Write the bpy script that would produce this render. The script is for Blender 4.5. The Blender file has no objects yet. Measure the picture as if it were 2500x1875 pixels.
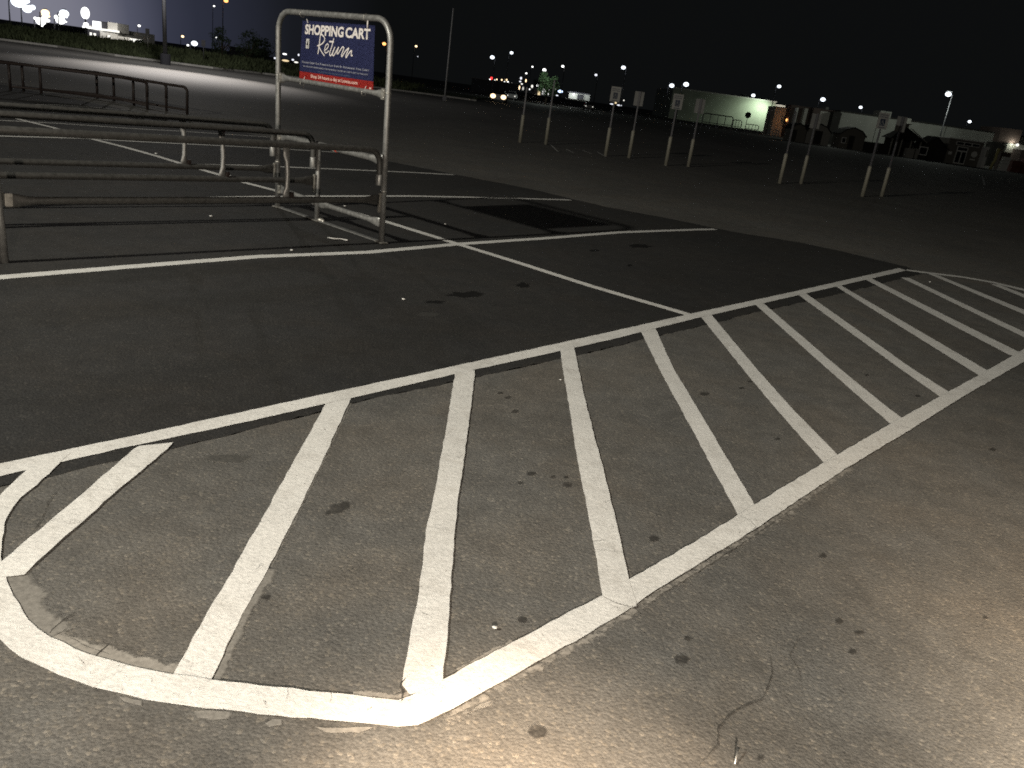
import bpy, bmesh, math, random
from mathutils import Vector, Matrix
random.seed(7)
scene = bpy.context.scene
COL = scene.collection
R = math.radians

# ---------------------------------------------------------------- camera
CAM_H = 1.6; FPX = 2023.0; PW, PH = 2500.0, 1875.0
roll = math.atan(0.14)
pitch = math.atan((PH/2-220)*math.cos(roll)/FPX)
FW = Vector((0, math.cos(pitch), -math.sin(pitch)))
R0 = Vector((1, 0, 0)); U0 = Vector((0, math.sin(pitch), math.cos(pitch)))
RC = R0*math.cos(roll) + U0*math.sin(roll)
UC = -R0*math.sin(roll) + U0*math.cos(roll)
EYE = Vector((0, 0, CAM_H))
cd = bpy.data.cameras.new('camera'); cam = bpy.data.objects.new('camera', cd); COL.objects.link(cam)
m = Matrix((RC, UC, -FW)).transposed().to_4x4(); m.translation = EYE
cam.matrix_world = m
cd.sensor_fit = 'HORIZONTAL'; cd.sensor_width = 36.0; cd.lens = 36.0*FPX/PW
cd.clip_start = 0.05; cd.clip_end = 6000
scene.camera = cam

# ---------------------------------------------------------------- exposure and night sky
scene.view_settings.view_transform = 'Standard'
scene.view_settings.look = 'None'
scene.view_settings.exposure = 0.0
scene.view_settings.gamma = 1.0
scene.render.engine = 'CYCLES'
scene.cycles.pixel_filter_type = 'BLACKMAN_HARRIS'
scene.cycles.filter_width = 1.75
scene.cycles.use_denoising = False
scene.cycles.sample_clamp_direct = 8
scene.cycles.sample_clamp_indirect = 0.25
w = bpy.data.worlds.new("World"); scene.world = w; w.use_nodes = True
nt = w.node_tree; nt.nodes.clear()
def N(t, typ, **kw):
    n = t.nodes.new(typ)
    for k, v in kw.items(): setattr(n, k, v)
    return n
out = N(nt, 'ShaderNodeOutputWorld'); bg = N(nt, 'ShaderNodeBackground')
tc = N(nt, 'ShaderNodeTexCoord')
vd = N(nt, 'ShaderNodeVectorMath', operation='DOT_PRODUCT')
town = (FW + RC*((70-PW/2)/FPX) - UC*((25-PH/2)/FPX)).normalized()      # lens-glare haze over the lit district, painted into the sky colour
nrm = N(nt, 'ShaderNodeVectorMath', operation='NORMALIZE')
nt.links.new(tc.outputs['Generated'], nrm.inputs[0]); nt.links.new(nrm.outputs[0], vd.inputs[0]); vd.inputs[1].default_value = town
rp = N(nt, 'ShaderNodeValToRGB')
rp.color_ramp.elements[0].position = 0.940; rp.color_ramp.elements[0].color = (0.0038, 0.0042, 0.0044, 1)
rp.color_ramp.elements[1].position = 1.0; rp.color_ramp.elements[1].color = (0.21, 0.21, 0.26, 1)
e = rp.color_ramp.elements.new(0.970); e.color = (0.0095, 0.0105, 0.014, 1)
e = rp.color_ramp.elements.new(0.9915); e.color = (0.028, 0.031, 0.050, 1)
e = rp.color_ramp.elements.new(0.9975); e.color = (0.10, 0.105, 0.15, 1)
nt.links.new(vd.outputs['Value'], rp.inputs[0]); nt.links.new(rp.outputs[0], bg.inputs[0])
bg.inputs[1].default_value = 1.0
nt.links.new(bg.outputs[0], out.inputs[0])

def lamp(name, typ, loc, power, color, target=None, size=0.1, spot=None, blend=1.0):
    d = bpy.data.lights.new(name, typ); d.energy = power; d.color = color
    if typ == 'AREA': d.size = size
    else: d.shadow_soft_size = size
    if typ == 'SPOT': d.spot_size = R(spot); d.spot_blend = blend
    o = bpy.data.objects.new(name, d); COL.objects.link(o); o.location = loc
    if target is not None:
        o.rotation_euler = (Vector(target)-Vector(loc)).to_track_quat('-Z', 'Y').to_euler()
    return o
# high parking lot lamp behind the photographer: throws the shadows of the cart return
lamp('lot_lamp_light', 'POINT', (-10.3, -2.2, 8.0), 10200, (1.0, 0.95, 0.82), size=0.16)
# inferred, unseen head lamps: two spots raised to shape the pool, plus added fill
lamp('head_lamp_light', 'SPOT', (0.10, -0.5, 1.35), 2900, (1.0, 0.74, 0.50), (0.15, 0.80, 0), 0.05, 41, 0.7)
lamp('head_lamp_light', 'SPOT', (2.0, -0.5, 1.35), 3500, (1.0, 0.77, 0.54), (2.35, 1.00, 0), 0.05, 64, 1.0)
lamp('foreground_fill', 'SPOT', (0.1, -1.5, 1.2), 1650, (1.0, 0.86, 0.70), (0.0, 1.0, 0), 0.05, 130, 1.0)
# added lights hanging clear of the pole: a pavement pool and kerb fill
lamp('pavement_pool_light', 'SPOT', (-25.0, 58.0, 10.5), 26000, (1.0, 0.93, 0.88), (-21.3, 49.3, 0), 0.25, 60, 1.0)
lamp('kerb_fill_light', 'POINT', (-27.0, 61.0, 9.4), 3000, (1.0, 0.97, 0.95), size=0.25)

# ---------------------------------------------------------------- pixel of the photo -> point of the place
def ray(x, y): return FW + RC*((x-PW/2)/FPX) - UC*((y-PH/2)/FPX)
def G(x, y, z=0.0):
    d = ray(x, y); t = (z-CAM_H)/d.z
    return Vector((d.x*t, d.y*t, z))
def at(x, y, Y):
    d = ray(x, y); t = Y/d.y
    return Vector((d.x*t, Y, CAM_H+d.z*t))
def on_plane(x, y, p0, n):
    d = ray(x, y); t = (p0-EYE).dot(n)/d.dot(n)
    return EYE + d*t

# ---------------------------------------------------------------- helpers
def tag(o, label=None, cat=None, group=None, kind=None):
    if label: o['label'] = label
    if cat: o['category'] = cat
    if group: o['group'] = group
    if kind: o['kind'] = kind
    return o
def empty(name, loc=(0, 0, 0), label=None, cat=None, group=None):
    o = bpy.data.objects.new(name, None); COL.objects.link(o); o.location = loc
    return tag(o, label, cat, group)
def mesh_obj(name, bm, mat, parent=None, smooth=False, offset=None):
    me = bpy.data.meshes.new(name); bm.to_mesh(me); bm.free()
    if smooth:
        for p in me.polygons: p.use_smooth = True
    if mat is not None:
        if isinstance(mat, (list, tuple)):
            for q in mat: me.materials.append(q)
        else: me.materials.append(mat)
    o = bpy.data.objects.new(name, me); COL.objects.link(o)
    if parent is not None:
        o.parent = parent
        o.location = -Vector(parent.location) if offset is None else offset
    return o
# note: parts are modelled in world space, the parent empty sits at its base and the child is shifted back by -parent.location
def box(bm, c, s, rz=0.0, bevel=0.0):
    r = bmesh.ops.create_cube(bm, size=1.0)
    M = Matrix.Translation(Vector(c)) @ Matrix.Rotation(rz, 4, 'Z') @ Matrix.Diagonal((s[0], s[1], s[2], 1))
    bmesh.ops.transform(bm, matrix=M, verts=r['verts'])
    if bevel:
        ed = list({e for v in r['verts'] for e in v.link_edges})
        bmesh.ops.bevel(bm, geom=ed, offset=bevel, segments=2, affect='EDGES')
def box2(bm, a, b):
    a = Vector(a); b = Vector(b)
    box(bm, (a+b)/2, (abs(b.x-a.x), abs(b.y-a.y), abs(b.z-a.z)))
def cyl(bm, a, b, r, seg=12, r2=None):
    tube(bm, [a, b], [r, r if r2 is None else r2], seg)
def tube(bm, pts, rad, seg=14, flat=None, flat_dir=None):
    """sweep; rad list of radii; flat: list of (across, along) scale pairs relative to flat_dir"""
    pts = [Vector(p) for p in pts]; n = len(pts)
    if not isinstance(rad, (list, tuple)): rad = [rad]*n
    rings = []
    prev = None
    for i, p in enumerate(pts):
        if i == 0: t = pts[1]-pts[0]
        elif i == n-1: t = pts[-1]-pts[-2]
        else: t = (pts[i+1]-p).normalized() + (p-pts[i-1]).normalized()
        t.normalize()
        if prev is None:
            up = Vector(flat_dir) if flat_dir is not None else (Vector((0, 0, 1)) if abs(t.z) < 0.9 else Vector((1, 0, 0)))
        else: up = prev
        a = (up - t*up.dot(t)).normalized(); b = t.cross(a); prev = a
        fa, fb = (1, 1) if flat is None else flat[i]
        rings.append([bm.verts.new(p + a*(rad[i]*fa*math.cos(k*2*math.pi/seg)) + b*(rad[i]*fb*math.sin(k*2*math.pi/seg))) for k in range(seg)])
    for i in range(n-1):
        for k in range(seg):
            bm.faces.new((rings[i][k], rings[i][(k+1) % seg], rings[i+1][(k+1) % seg], rings[i+1][k]))
    bm.faces.new(rings[0][::-1]); bm.faces.new(rings[-1])
def sphere(bm, c, r, u=12, v=8, s=(1, 1, 1)):
    q = bmesh.ops.create_uvsphere(bm, u_segments=u, v_segments=v, radius=r)
    bmesh.ops.transform(bm, matrix=Matrix.Translation(Vector(c)) @ Matrix.Diagonal((s[0], s[1], s[2], 1)), verts=q['verts'])
def arc(c, r, a0, a1, n, ex, ez):
    c = Vector(c); ex = Vector(ex); ez = Vector(ez)
    return [c + ex*(r*math.cos(a0+(a1-a0)*i/n)) + ez*(r*math.sin(a0+(a1-a0)*i/n)) for i in range(n+1)]
def fin(bm): bmesh.ops.recalc_face_normals(bm, faces=bm.faces)

# ---------------------------------------------------------------- materials
def new_mat(name):
    mt = bpy.data.materials.new(name); mt.use_nodes = True
    t = mt.node_tree; b = t.nodes['Principled BSDF']
    return mt, t, b
def setp(b, base=None, rough=None, metal=None, spec=None):
    if base is not None: b.inputs['Base Color'].default_value = (*base, 1)
    if rough is not None: b.inputs['Roughness'].default_value = rough
    if metal is not None: b.inputs['Metallic'].default_value = metal
    if spec is not None: b.inputs['Specular IOR Level'].default_value = spec
def noise(t, scale, detail=4, rough=0.55, coord='Object', dist=0.0, stretch=None):
    c = N(t, 'ShaderNodeTexCoord'); n = N(t, 'ShaderNodeTexNoise')
    n.inputs['Scale'].default_value = scale; n.inputs['Detail'].default_value = detail
    n.inputs['Roughness'].default_value = rough; n.inputs['Distortion'].default_value = dist
    if stretch:
        mp = N(t, 'ShaderNodeMapping'); mp.inputs['Scale'].default_value = stretch
        t.links.new(c.outputs[coord], mp.inputs[0]); t.links.new(mp.outputs[0], n.inputs['Vector'])
    else: t.links.new(c.outputs[coord], n.inputs['Vector'])
    return n
def ramp(t, fac, stops):
    r = N(t, 'ShaderNodeValToRGB'); el = r.color_ramp.elements
    while len(el) < len(stops): el.new(0.5)
    for q, (p, c) in zip(el, stops):
        q.position = p; q.color = (*c, 1) if len(c) == 3 else c
    t.links.new(fac, r.inputs[0]); return r
def mix(t, a, b, fac, mode='MIX'):
    n = N(t, 'ShaderNodeMix', data_type='RGBA', blend_type=mode)
    for i, v in ((6, a), (7, b)):
        if hasattr(v, 'links'): t.links.new(v, n.inputs[i])
        else: n.inputs[i].default_value = (*v, 1)
    if hasattr(fac, 'links'): t.links.new(fac, n.inputs[0])
    else: n.inputs[0].default_value = fac
    return n.outputs[2]
def bump(t, b, h, strength, dist):
    n = N(t, 'ShaderNodeBump'); n.inputs['Strength'].default_value = strength; n.inputs['Distance'].default_value = dist
    t.links.new(h, n.inputs['Height']); t.links.new(n.outputs[0], b.inputs['Normal']); return n
def mathn(t, op, a, b=None):
    n = N(t, 'ShaderNodeMath', operation=op)
    for i, v in ((0, a), (1, b)):
        if v is None: continue
        if hasattr(v, 'links'): t.links.new(v, n.inputs[i])
        else: n.inputs[i].default_value = v
    return n.outputs[0]

def voro(t, scale, feature='F1'):
    c = N(t, 'ShaderNodeTexCoord'); v = N(t, 'ShaderNodeTexVoronoi', feature=feature); v.inputs['Scale'].default_value = scale
    t.links.new(c.outputs['Object'], v.inputs['Vector']); return v

def asphalt(name, lo, hi, grain=0.6, bstr=0.55, bd=0.006, spec=0.35, rough=0.82):
    mt, t, b = new_mat(name)
    big = noise(t, 0.55, 5, 0.6); mid = noise(t, 6.0, 5, 0.65, dist=0.4); fine = noise(t, 75, 4, 0.75)
    st = voro(t, 95)
    c0 = ramp(t, big.outputs['Fac'], [(0.32, lo), (0.68, hi)])
    m1 = ramp(t, mid.outputs['Fac'], [(0.3, (0.80,)*3), (0.7, (1.16,)*3)])
    c1 = mix(t, c0.outputs[0], m1.outputs[0], 1.0, 'MULTIPLY')
    m2 = ramp(t, fine.outputs['Fac'], [(0.33, (0.55,)*3), (0.5, (0.97,)*3), (0.68, (1.55,)*3)])
    c2 = mix(t, c1, m2.outputs[0], grain, 'MULTIPLY')
    # single pale and dark stones
    sep = N(t, 'ShaderNodeSeparateColor'); t.links.new(st.outputs['Color'], sep.inputs[0])
    m3 = ramp(t, sep.outputs[0], [(0.0, (0.62, 0.62, 0.64)), (0.15, (0.9,)*3), (0.82, (1.02,)*3), (0.93, (1.5, 1.42, 1.3)), (1.0, (2.1, 2.0, 1.85))])
    c3 = mix(t, c2, m3.outputs[0], grain, 'MULTIPLY')
    tint = noise(t, 1.7, 3, 0.5, dist=0.6); m4 = ramp(t, tint.outputs['Fac'], [(0.35, (0.975, 0.995, 1.02)), (0.5, (1, 1, 1)), (0.66, (1.035, 1.0, 0.965))])
    c4 = mix(t, c3, m4.outputs[0], 1.0, 'MULTIPLY')
    wide = noise(t, 0.13, 4, 0.55, dist=1.0, stretch=(1.0, 0.45, 1)); m5 = ramp(t, wide.outputs['Fac'], [(0.36, (0.84,)*3), (0.62, (1.13,)*3)])
    c5 = mix(t, c4, m5.outputs[0], 1.0, 'MULTIPLY')
    t.links.new(c5, b.inputs['Base Color'])
    setp(b, rough=rough, spec=spec)
    h = mathn(t, 'ADD', mathn(t, 'MULTIPLY', st.outputs['Distance'], -55.0*0.012), mathn(t, 'MULTIPLY', fine.outputs['Fac'], 0.9))
    bump(t, b, h, bstr, bd)
    return mt
M = {}
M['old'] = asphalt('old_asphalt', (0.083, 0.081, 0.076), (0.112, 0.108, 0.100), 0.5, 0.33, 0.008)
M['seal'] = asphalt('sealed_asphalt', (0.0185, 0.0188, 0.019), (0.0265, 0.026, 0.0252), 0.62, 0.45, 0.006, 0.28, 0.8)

def paint(name, base, patch=0.0):
    mt, t, b = new_mat(name)
    mid = noise(t, 3.0, 5, 0.6); fine = noise(t, 60, 4, 0.7); pit = noise(t, 34, 6, 0.75, dist=0.8)
    c0 = ramp(t, mid.outputs['Fac'], [(0.3, tuple(x*0.86 for x in base)), (0.7, base)])
    m1 = ramp(t, fine.outputs['Fac'], [(0.35, (0.86,)*3), (0.62, (1.04,)*3)])
    c1 = mix(t, c0.outputs[0], m1.outputs[0], 1.0, 'MULTIPLY')
    pm = ramp(t, pit.outputs['Fac'], [(0.635, (0, 0, 0)), (0.70, (0.85,)*3)])
    wn = noise(t, 5.5, 7, 0.7, dist=1.2); wm = ramp(t, wn.outputs['Fac'], [(0.50, (0, 0, 0)), (0.70, (0.40,)*3)])
    c1 = mix(t, c1, (0.30, 0.285, 0.26), wm.outputs[0])
    cr = voro(t, 4.2, 'DISTANCE_TO_EDGE'); crm = ramp(t, cr.outputs['Distance'], [(0.0, (0.5,)*3), (0.012, (0, 0, 0))])
    dn = noise(t, 30, 3, 0.6); cn = N(t, 'ShaderNodeVectorMath', operation='SCALE'); cn.inputs[3].default_value = 0.06
    add = N(t, 'ShaderNodeVectorMath', operation='ADD'); tc_ = N(t, 'ShaderNodeTexCoord')
    t.links.new(dn.outputs['Color'], cn.inputs[0]); t.links.new(tc_.outputs['Object'], add.inputs[0]); t.links.new(cn.outputs[0], add.inputs[1]); t.links.new(add.outputs[0], cr.inputs['Vector'])
    gate = noise(t, 1.3, 2, 0.5); gm = ramp(t, gate.outputs['Fac'], [(0.5, (0, 0, 0)), (0.6, (1, 1, 1))])
    c1 = mix(t, c1, (0.14, 0.13, 0.12), mathn(t, 'MULTIPLY', crm.outputs[0], gm.outputs[0]))
    c2 = mix(t, c1, (0.16, 0.15, 0.14), pm.outputs[0])
    t.links.new(c2, b.inputs['Base Color']); setp(b, rough=0.72, spec=0.3)
    h = mathn(t, 'SUBTRACT', fine.outputs['Fac'], mathn(t, 'MULTIPLY', pm.outputs[0], 0.6))
    bump(t, b, h, 0.45, 0.006)
    return mt
M['paint'] = paint('road_paint', (0.62, 0.62, 0.605))

def decal(name, base, density, edge=0.25, nscale=18.0, rough=0.85, rel=None):
    """a worn layer: shows where noise and the layer's own soft rim (attribute 'body') allow"""
    mt, t, b = new_mat(name)
    setp(b, base, rough, 0, 0.25)
    fine = noise(t, 60, 4, 0.7); m1 = ramp(t, fine.outputs['Fac'], [(0.3, tuple(x*0.7 for x in base)), (0.7, tuple(x*1.25 for x in base))])
    t.links.new(m1.outputs[0], b.inputs['Base Color'])
    n = noise(t, nscale, 6, 0.7, dist=0.5)
    at_ = N(t, 'ShaderNodeAttribute'); at_.attribute_name = 'body'
    s = mathn(t, 'ADD', n.outputs['Fac'], mathn(t, 'MULTIPLY', mathn(t, 'SUBTRACT', at_.outputs['Fac'], 0.5), 0.9))
    r = ramp(t, s, [(0.5, (0, 0, 0)), (0.5+edge, (density,)*3)])
    tr = N(t, 'ShaderNodeBsdfTransparent'); ms = N(t, 'ShaderNodeMixShader')
    t.links.new(r.outputs[0], ms.inputs[0]); t.links.new(tr.outputs[0], ms.inputs[1]); t.links.new(b.outputs[0], ms.inputs[2])
    t.links.new(ms.outputs[0], t.nodes['Material Output'].inputs[0])
    return mt
M['ghost'] = decal('faded_paint', (0.27, 0.26, 0.24), 0.55, 0.30, 26.0)
M['ghost2'] = decal('cracked_faded_paint', (0.29, 0.275, 0.25), 0.72, 0.16, 30.0)
M['oil'] = decal('oil_stain', (0.026, 0.025, 0.024), 0.48, 0.45, 14.0, 0.6)
M['oildark'] = decal('oil_stain_on_seal', (0.008, 0.008, 0.008), 0.75, 0.45, 14.0, 0.6)
M['pale'] = decal('pale_scuff', (0.07, 0.07, 0.066), 0.35, 0.4, 9.0)
M['crack'] = decal('crack', (0.030, 0.028, 0.025), 0.7, 0.15, 40.0)

def metal(name, base, rough, mtl=1.0, b2=0.0, sc=25):
    mt, t, b = new_mat(name)
    n = noise(t, sc, 5, 0.6); r = ramp(t, n.outputs['Fac'], [(0.3, tuple(x*0.72 for x in base)), (0.7, base)])
    t.links.new(r.outputs[0], b.inputs['Base Color']); setp(b, None, rough, mtl, 0.5)
    r2 = ramp(t, n.outputs['Fac'], [(0.3, (rough*0.8,)*3), (0.7, (min(1, rough*1.35),)*3)])
    t.links.new(r2.outputs[0], b.inputs['Roughness'])
    if b2: bump(t, b, n.outputs['Fac'], b2, 0.002)
    return mt
M['galv'] = metal('galvanised_steel', (0.265, 0.268, 0.265), 0.45, 0.6, 0.2)
M['galv_dull'] = metal('dark_coated_rail', (0.050, 0.050, 0.048), 0.55, 0.15, 0.2)
M['umber'] = metal('dark_umber_steel', (0.022, 0.014, 0.012), 0.6, 0.3, 0.3)  # steel darkened to carry the weak light on the far cart return
M['zinc'] = metal('pale_steel_fitting', (0.46, 0.45, 0.42), 0.45, 0.8)
M['pole'] = metal('dark_lamp_pole', (0.10, 0.10, 0.11), 0.5, 0.4)

def plain(name, base, rough=0.6, spec=0.3, var=0.12, sc=6.0, bs=0.0, metal_=0.0, stretch=None):
    mt, t, b = new_mat(name)
    n = noise(t, sc, 5, 0.6, stretch=stretch)
    r = ramp(t, n.outputs['Fac'], [(0.3, tuple(x*(1-var) for x in base)), (0.7, tuple(min(1, x*(1+var)) for x in base))])
    t.links.new(r.outputs[0], b.inputs['Base Color']); setp(b, None, rough, metal_, spec)
    if bs: bump(t, b, n.outputs['Fac'], bs, 0.02)
    return mt
def emit(name, col, s):
    mt, t, b = new_mat(name)
    setp(b, (0.02, 0.02, 0.02), 0.5)
    b.inputs['Emission Color'].default_value = (*col, 1); b.inputs['Emission Strength'].default_value = s
    mt.cycles.emission_sampling = 'NONE'
    return mt
M['blue'] = plain('banner_blue', (0.030, 0.036, 0.105), 0.42, 0.5, 0.08, 3.0)
M['red'] = plain('banner_red', (0.36, 0.028, 0.024), 0.42, 0.5, 0.08, 3.0)
M['letter'] = plain('banner_white_print', (0.56, 0.53, 0.52), 0.5, 0.4, 0.05)
M['letter_dim'] = plain('banner_grey_print', (0.26, 0.27, 0.32), 0.5, 0.4, 0.05)
M['letter_blue'] = plain('banner_faded_print', (0.070, 0.10, 0.16), 0.5, 0.4, 0.05)
M['letter_red'] = plain('banner_pink_print', (0.60, 0.40, 0.36), 0.5, 0.4, 0.05)
M['black'] = plain('black_print', (0.01, 0.01, 0.01), 0.5)
M['white'] = plain('white_plastic', (0.45, 0.45, 0.44), 0.45)
M['whitered'] = plain('red_reflector', (0.7, 0.08, 0.05), 0.4)
M['cream'] = plain('cream_bollard_sleeve', (0.22, 0.212, 0.175), 0.5, 0.4, 0.10, 9.0)
M['sign_white'] = plain('sign_sheet_white', (0.16, 0.16, 0.155), 0.45, 0.4, 0.08)
M['sign_back'] = plain('sign_back_metal', (0.115, 0.116, 0.114), 0.5, 0.5, 0.1, 8.0)
M['sign_dark'] = plain('sign_dark_blue', (0.012, 0.018, 0.035), 0.5)
M['kerb'] = plain('concrete_kerb', (0.42, 0.41, 0.38), 0.8, 0.2, 0.18, 1.5, 0.4)
M['grass'] = plain('night_grass', (0.065, 0.078, 0.040), 0.9, 0.1, 0.45, 0.9, 0.5)
M['bush'] = plain('dark_foliage', (0.035, 0.05, 0.03), 0.85, 0.1, 0.4, 1.5)
M['bark'] = plain('bark', (0.05, 0.04, 0.03), 0.9, 0.1, 0.3, 6.0)
M['leaf'] = plain('tree_leaf', (0.07, 0.12, 0.055), 0.7, 0.3, 0.35, 1.2)

# ================================================================ THE GROUND
def rag(pts, step, amp, seed):
    """a polyline resampled and roughened sideways (metres)"""
    rnd = random.Random(seed); o = []
    for a, b in zip(pts[:-1], pts[1:]):
        L = (b-a).length; n = max(1, int(L/step)); d = (b-a).normalized(); s = Vector((-d.y, d.x, 0))
        for i in range(n):
            q = a.lerp(b, i/n)
            o.append(q + s*rnd.uniform(-amp, amp) if i else q)
    o.append(pts[-1]); return o
def ngon(bm, pts):
    vs = [bm.verts.new(p) for p in pts]
    f = bm.faces.new(vs); bmesh.ops.triangulate(bm, faces=[f]); return vs

bm = bmesh.new()
S = 2600
for a, b, c, d in ((-S, -60, S, S),):
    vs = [bm.verts.new(v) for v in ((a, b, 0), (c, b, 0), (c, d, 0), (a, d, 0))]; bm.faces.new(vs)
tag(mesh_obj('ground', bm, M['old']), 'weathered brownish grey asphalt of the parking lot', kind='structure')

# freshly sealed, darker asphalt under the stalls
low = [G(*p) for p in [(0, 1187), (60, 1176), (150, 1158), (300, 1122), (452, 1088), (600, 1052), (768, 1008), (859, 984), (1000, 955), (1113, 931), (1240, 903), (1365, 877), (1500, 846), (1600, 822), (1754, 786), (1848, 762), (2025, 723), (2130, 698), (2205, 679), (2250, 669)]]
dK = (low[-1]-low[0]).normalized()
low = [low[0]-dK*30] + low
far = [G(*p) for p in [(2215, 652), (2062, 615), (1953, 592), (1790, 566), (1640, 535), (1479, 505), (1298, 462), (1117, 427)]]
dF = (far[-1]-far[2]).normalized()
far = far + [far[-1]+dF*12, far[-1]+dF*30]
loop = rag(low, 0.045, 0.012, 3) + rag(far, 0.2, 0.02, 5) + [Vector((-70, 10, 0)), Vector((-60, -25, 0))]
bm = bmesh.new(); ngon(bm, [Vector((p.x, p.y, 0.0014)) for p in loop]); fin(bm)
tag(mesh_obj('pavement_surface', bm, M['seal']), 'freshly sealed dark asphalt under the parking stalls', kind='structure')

def body_attr(me, vals):
    a = me.color_attributes.new('body', 'FLOAT_COLOR', 'POINT')
    for i, v in enumerate(vals): a.data[i].color = (v, v, v, 1)
def ribbon(name, left, right, z, mat, label, step=0.05, amp=0.0025, seed=1, thick=0.0):
    """a strip between two edges given in photo pixels"""
    L = [G(*p) for p in left]; Rr = [G(*p) for p in right]
    L = rag(L, step, amp, seed); Rr = rag(Rr, step, amp, seed+77)
    bm = bmesh.new()
    ngon(bm, [Vector((p.x, p.y, z)) for p in L + Rr[::-1]]); fin(bm)
    for f in bm.faces:
        if f.normal.z < 0: f.normal_flip()
    return tag(mesh_obj(name, bm, mat), label, kind='structure')
def line(pts, wd, z, label, seed=1, amp=0.003):
    """a painted line along ground points, wd metres wide"""
    P_ = [G(*p) if not isinstance(p, Vector) else p for p in pts]
    L, Q = [], []
    for i, p in enumerate(P_):
        t = (P_[min(i+1, len(P_)-1)]-P_[max(i-1, 0)]).normalized(); s = Vector((-t.y, t.x, 0))*(wd/2)
        L.append(p+s); Q.append(p-s)
    L = rag(L, 0.05, amp, seed); Q = rag(Q, 0.05, amp, seed+50)
    bm = bmesh.new(); ngon(bm, [Vector((p.x, p.y, z)) for p in L+Q[::-1]]); fin(bm)
    for f in bm.faces:
        if f.normal.z < 0: f.normal_flip()
    return tag(mesh_obj('pavement_marking', bm, M['paint']), label, kind='structure')
ZD = 0.0024
Z1, Z2, Z3, Z4 = 0.0034, 0.0044, 0.0054, 0.0064
# stall lines
A = [G(*p) for p in [(0, 678), (316, 652), (633, 627), (900, 616.5), (1117, 596.5), (1334, 582), (1515, 567.5), (1700, 561), (1746, 560)]]
dA = (A[1]-A[0]).normalized()
line([A[0]-dA*3]+A, 0.105, Z1, 'long white stall line just in front of the cart return', 1)
Bq = [G(*p) for p in [(565, 482), (746, 479.6), (1000, 479), (1153, 482), (1300, 486), (1392, 488.5)]]
line([Bq[0]-dA*7]+Bq, 0.10, Z1, 'white stall line running under the cart return', 2)
Cq = [G(*p) for p in [(0, 394.5), (320, 399.5), (449, 401.5), (620, 404.5), (687, 407.5), (1000, 421), (1108, 427)]]
line([Cq[0]-dA*3]+Cq, 0.10, Z1, 'white stall line passing just behind the cart return', 3)
Dq = [G(*p) for p in [(0, 332.5), (200, 338), (300, 344), (620, 360), (820, 372), (900, 379)]]
line([Dq[0]-dA*3]+Dq, 0.09, Z1, 'thin white stall line, third behind the tall sign frame', 4)
Eq = [G(*p) for p in [(0, 294), (145, 301.5), (320, 314), (449, 321), (620, 332.5), (700, 338)]]
line([Eq[0]-dA*3]+Eq, 0.07, Z1, 'faint thin stall line in front of the dark far cart return', 5)
Fq = [G(*p) for p in [(0, 253.5), (152, 257), (330, 270)]]
line([Fq[0]-dA*3]+Fq, 0.05, Z1, 'very faint stall line running beneath the dark far cart return', 6)
line([(20, 285), (40, 290), (130, 312), (199, 333), (300, 358.5), (381, 381), (449, 402), (545, 430), (600, 447), (674, 466), (940, 541), (1110, 594), (1262, 641), (1442, 699), (1685, 770)],
     0.105, 0.0039, 'long white line crossing all the stall lines and meeting the hatched area', 7)
# hatched area
Ku = [(0, 1134), (362, 1058), (678, 988), (1000, 919), (1250, 864), (1450, 820), (1700, 764), (1950, 710), (2195, 655)]
Kl = [(0, 1165), (316, 1092), (600, 1032), (859, 973), (1113, 914), (1373, 857), (1500, 828), (1700, 778), (1960, 719), (2213, 661)]
Kx = lambda a, b: (a[0]-(b[0]-a[0])*0.12, a[1]-(b[1]-a[1])*0.12)
ribbon('pavement_marking', [(-150, 1165)]+Ku, [(-150, 1198)]+Kl, Z2, M['paint'], 'white edge line of the hatched area on the stall side', seed=11)
ribbon('pavement_marking', [(2214, 658.5), (2257, 664), (2351, 675.5), (2424, 688), (2500, 706), (2600, 728)], [(2212, 661.5), (2257, 667.5), (2351, 679), (2424, 692), (2500, 711), (2600, 734)], Z2, M['paint'], 'thin white curved line closing the hatched area at its narrow far end', amp=0.002, seed=12)
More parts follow.
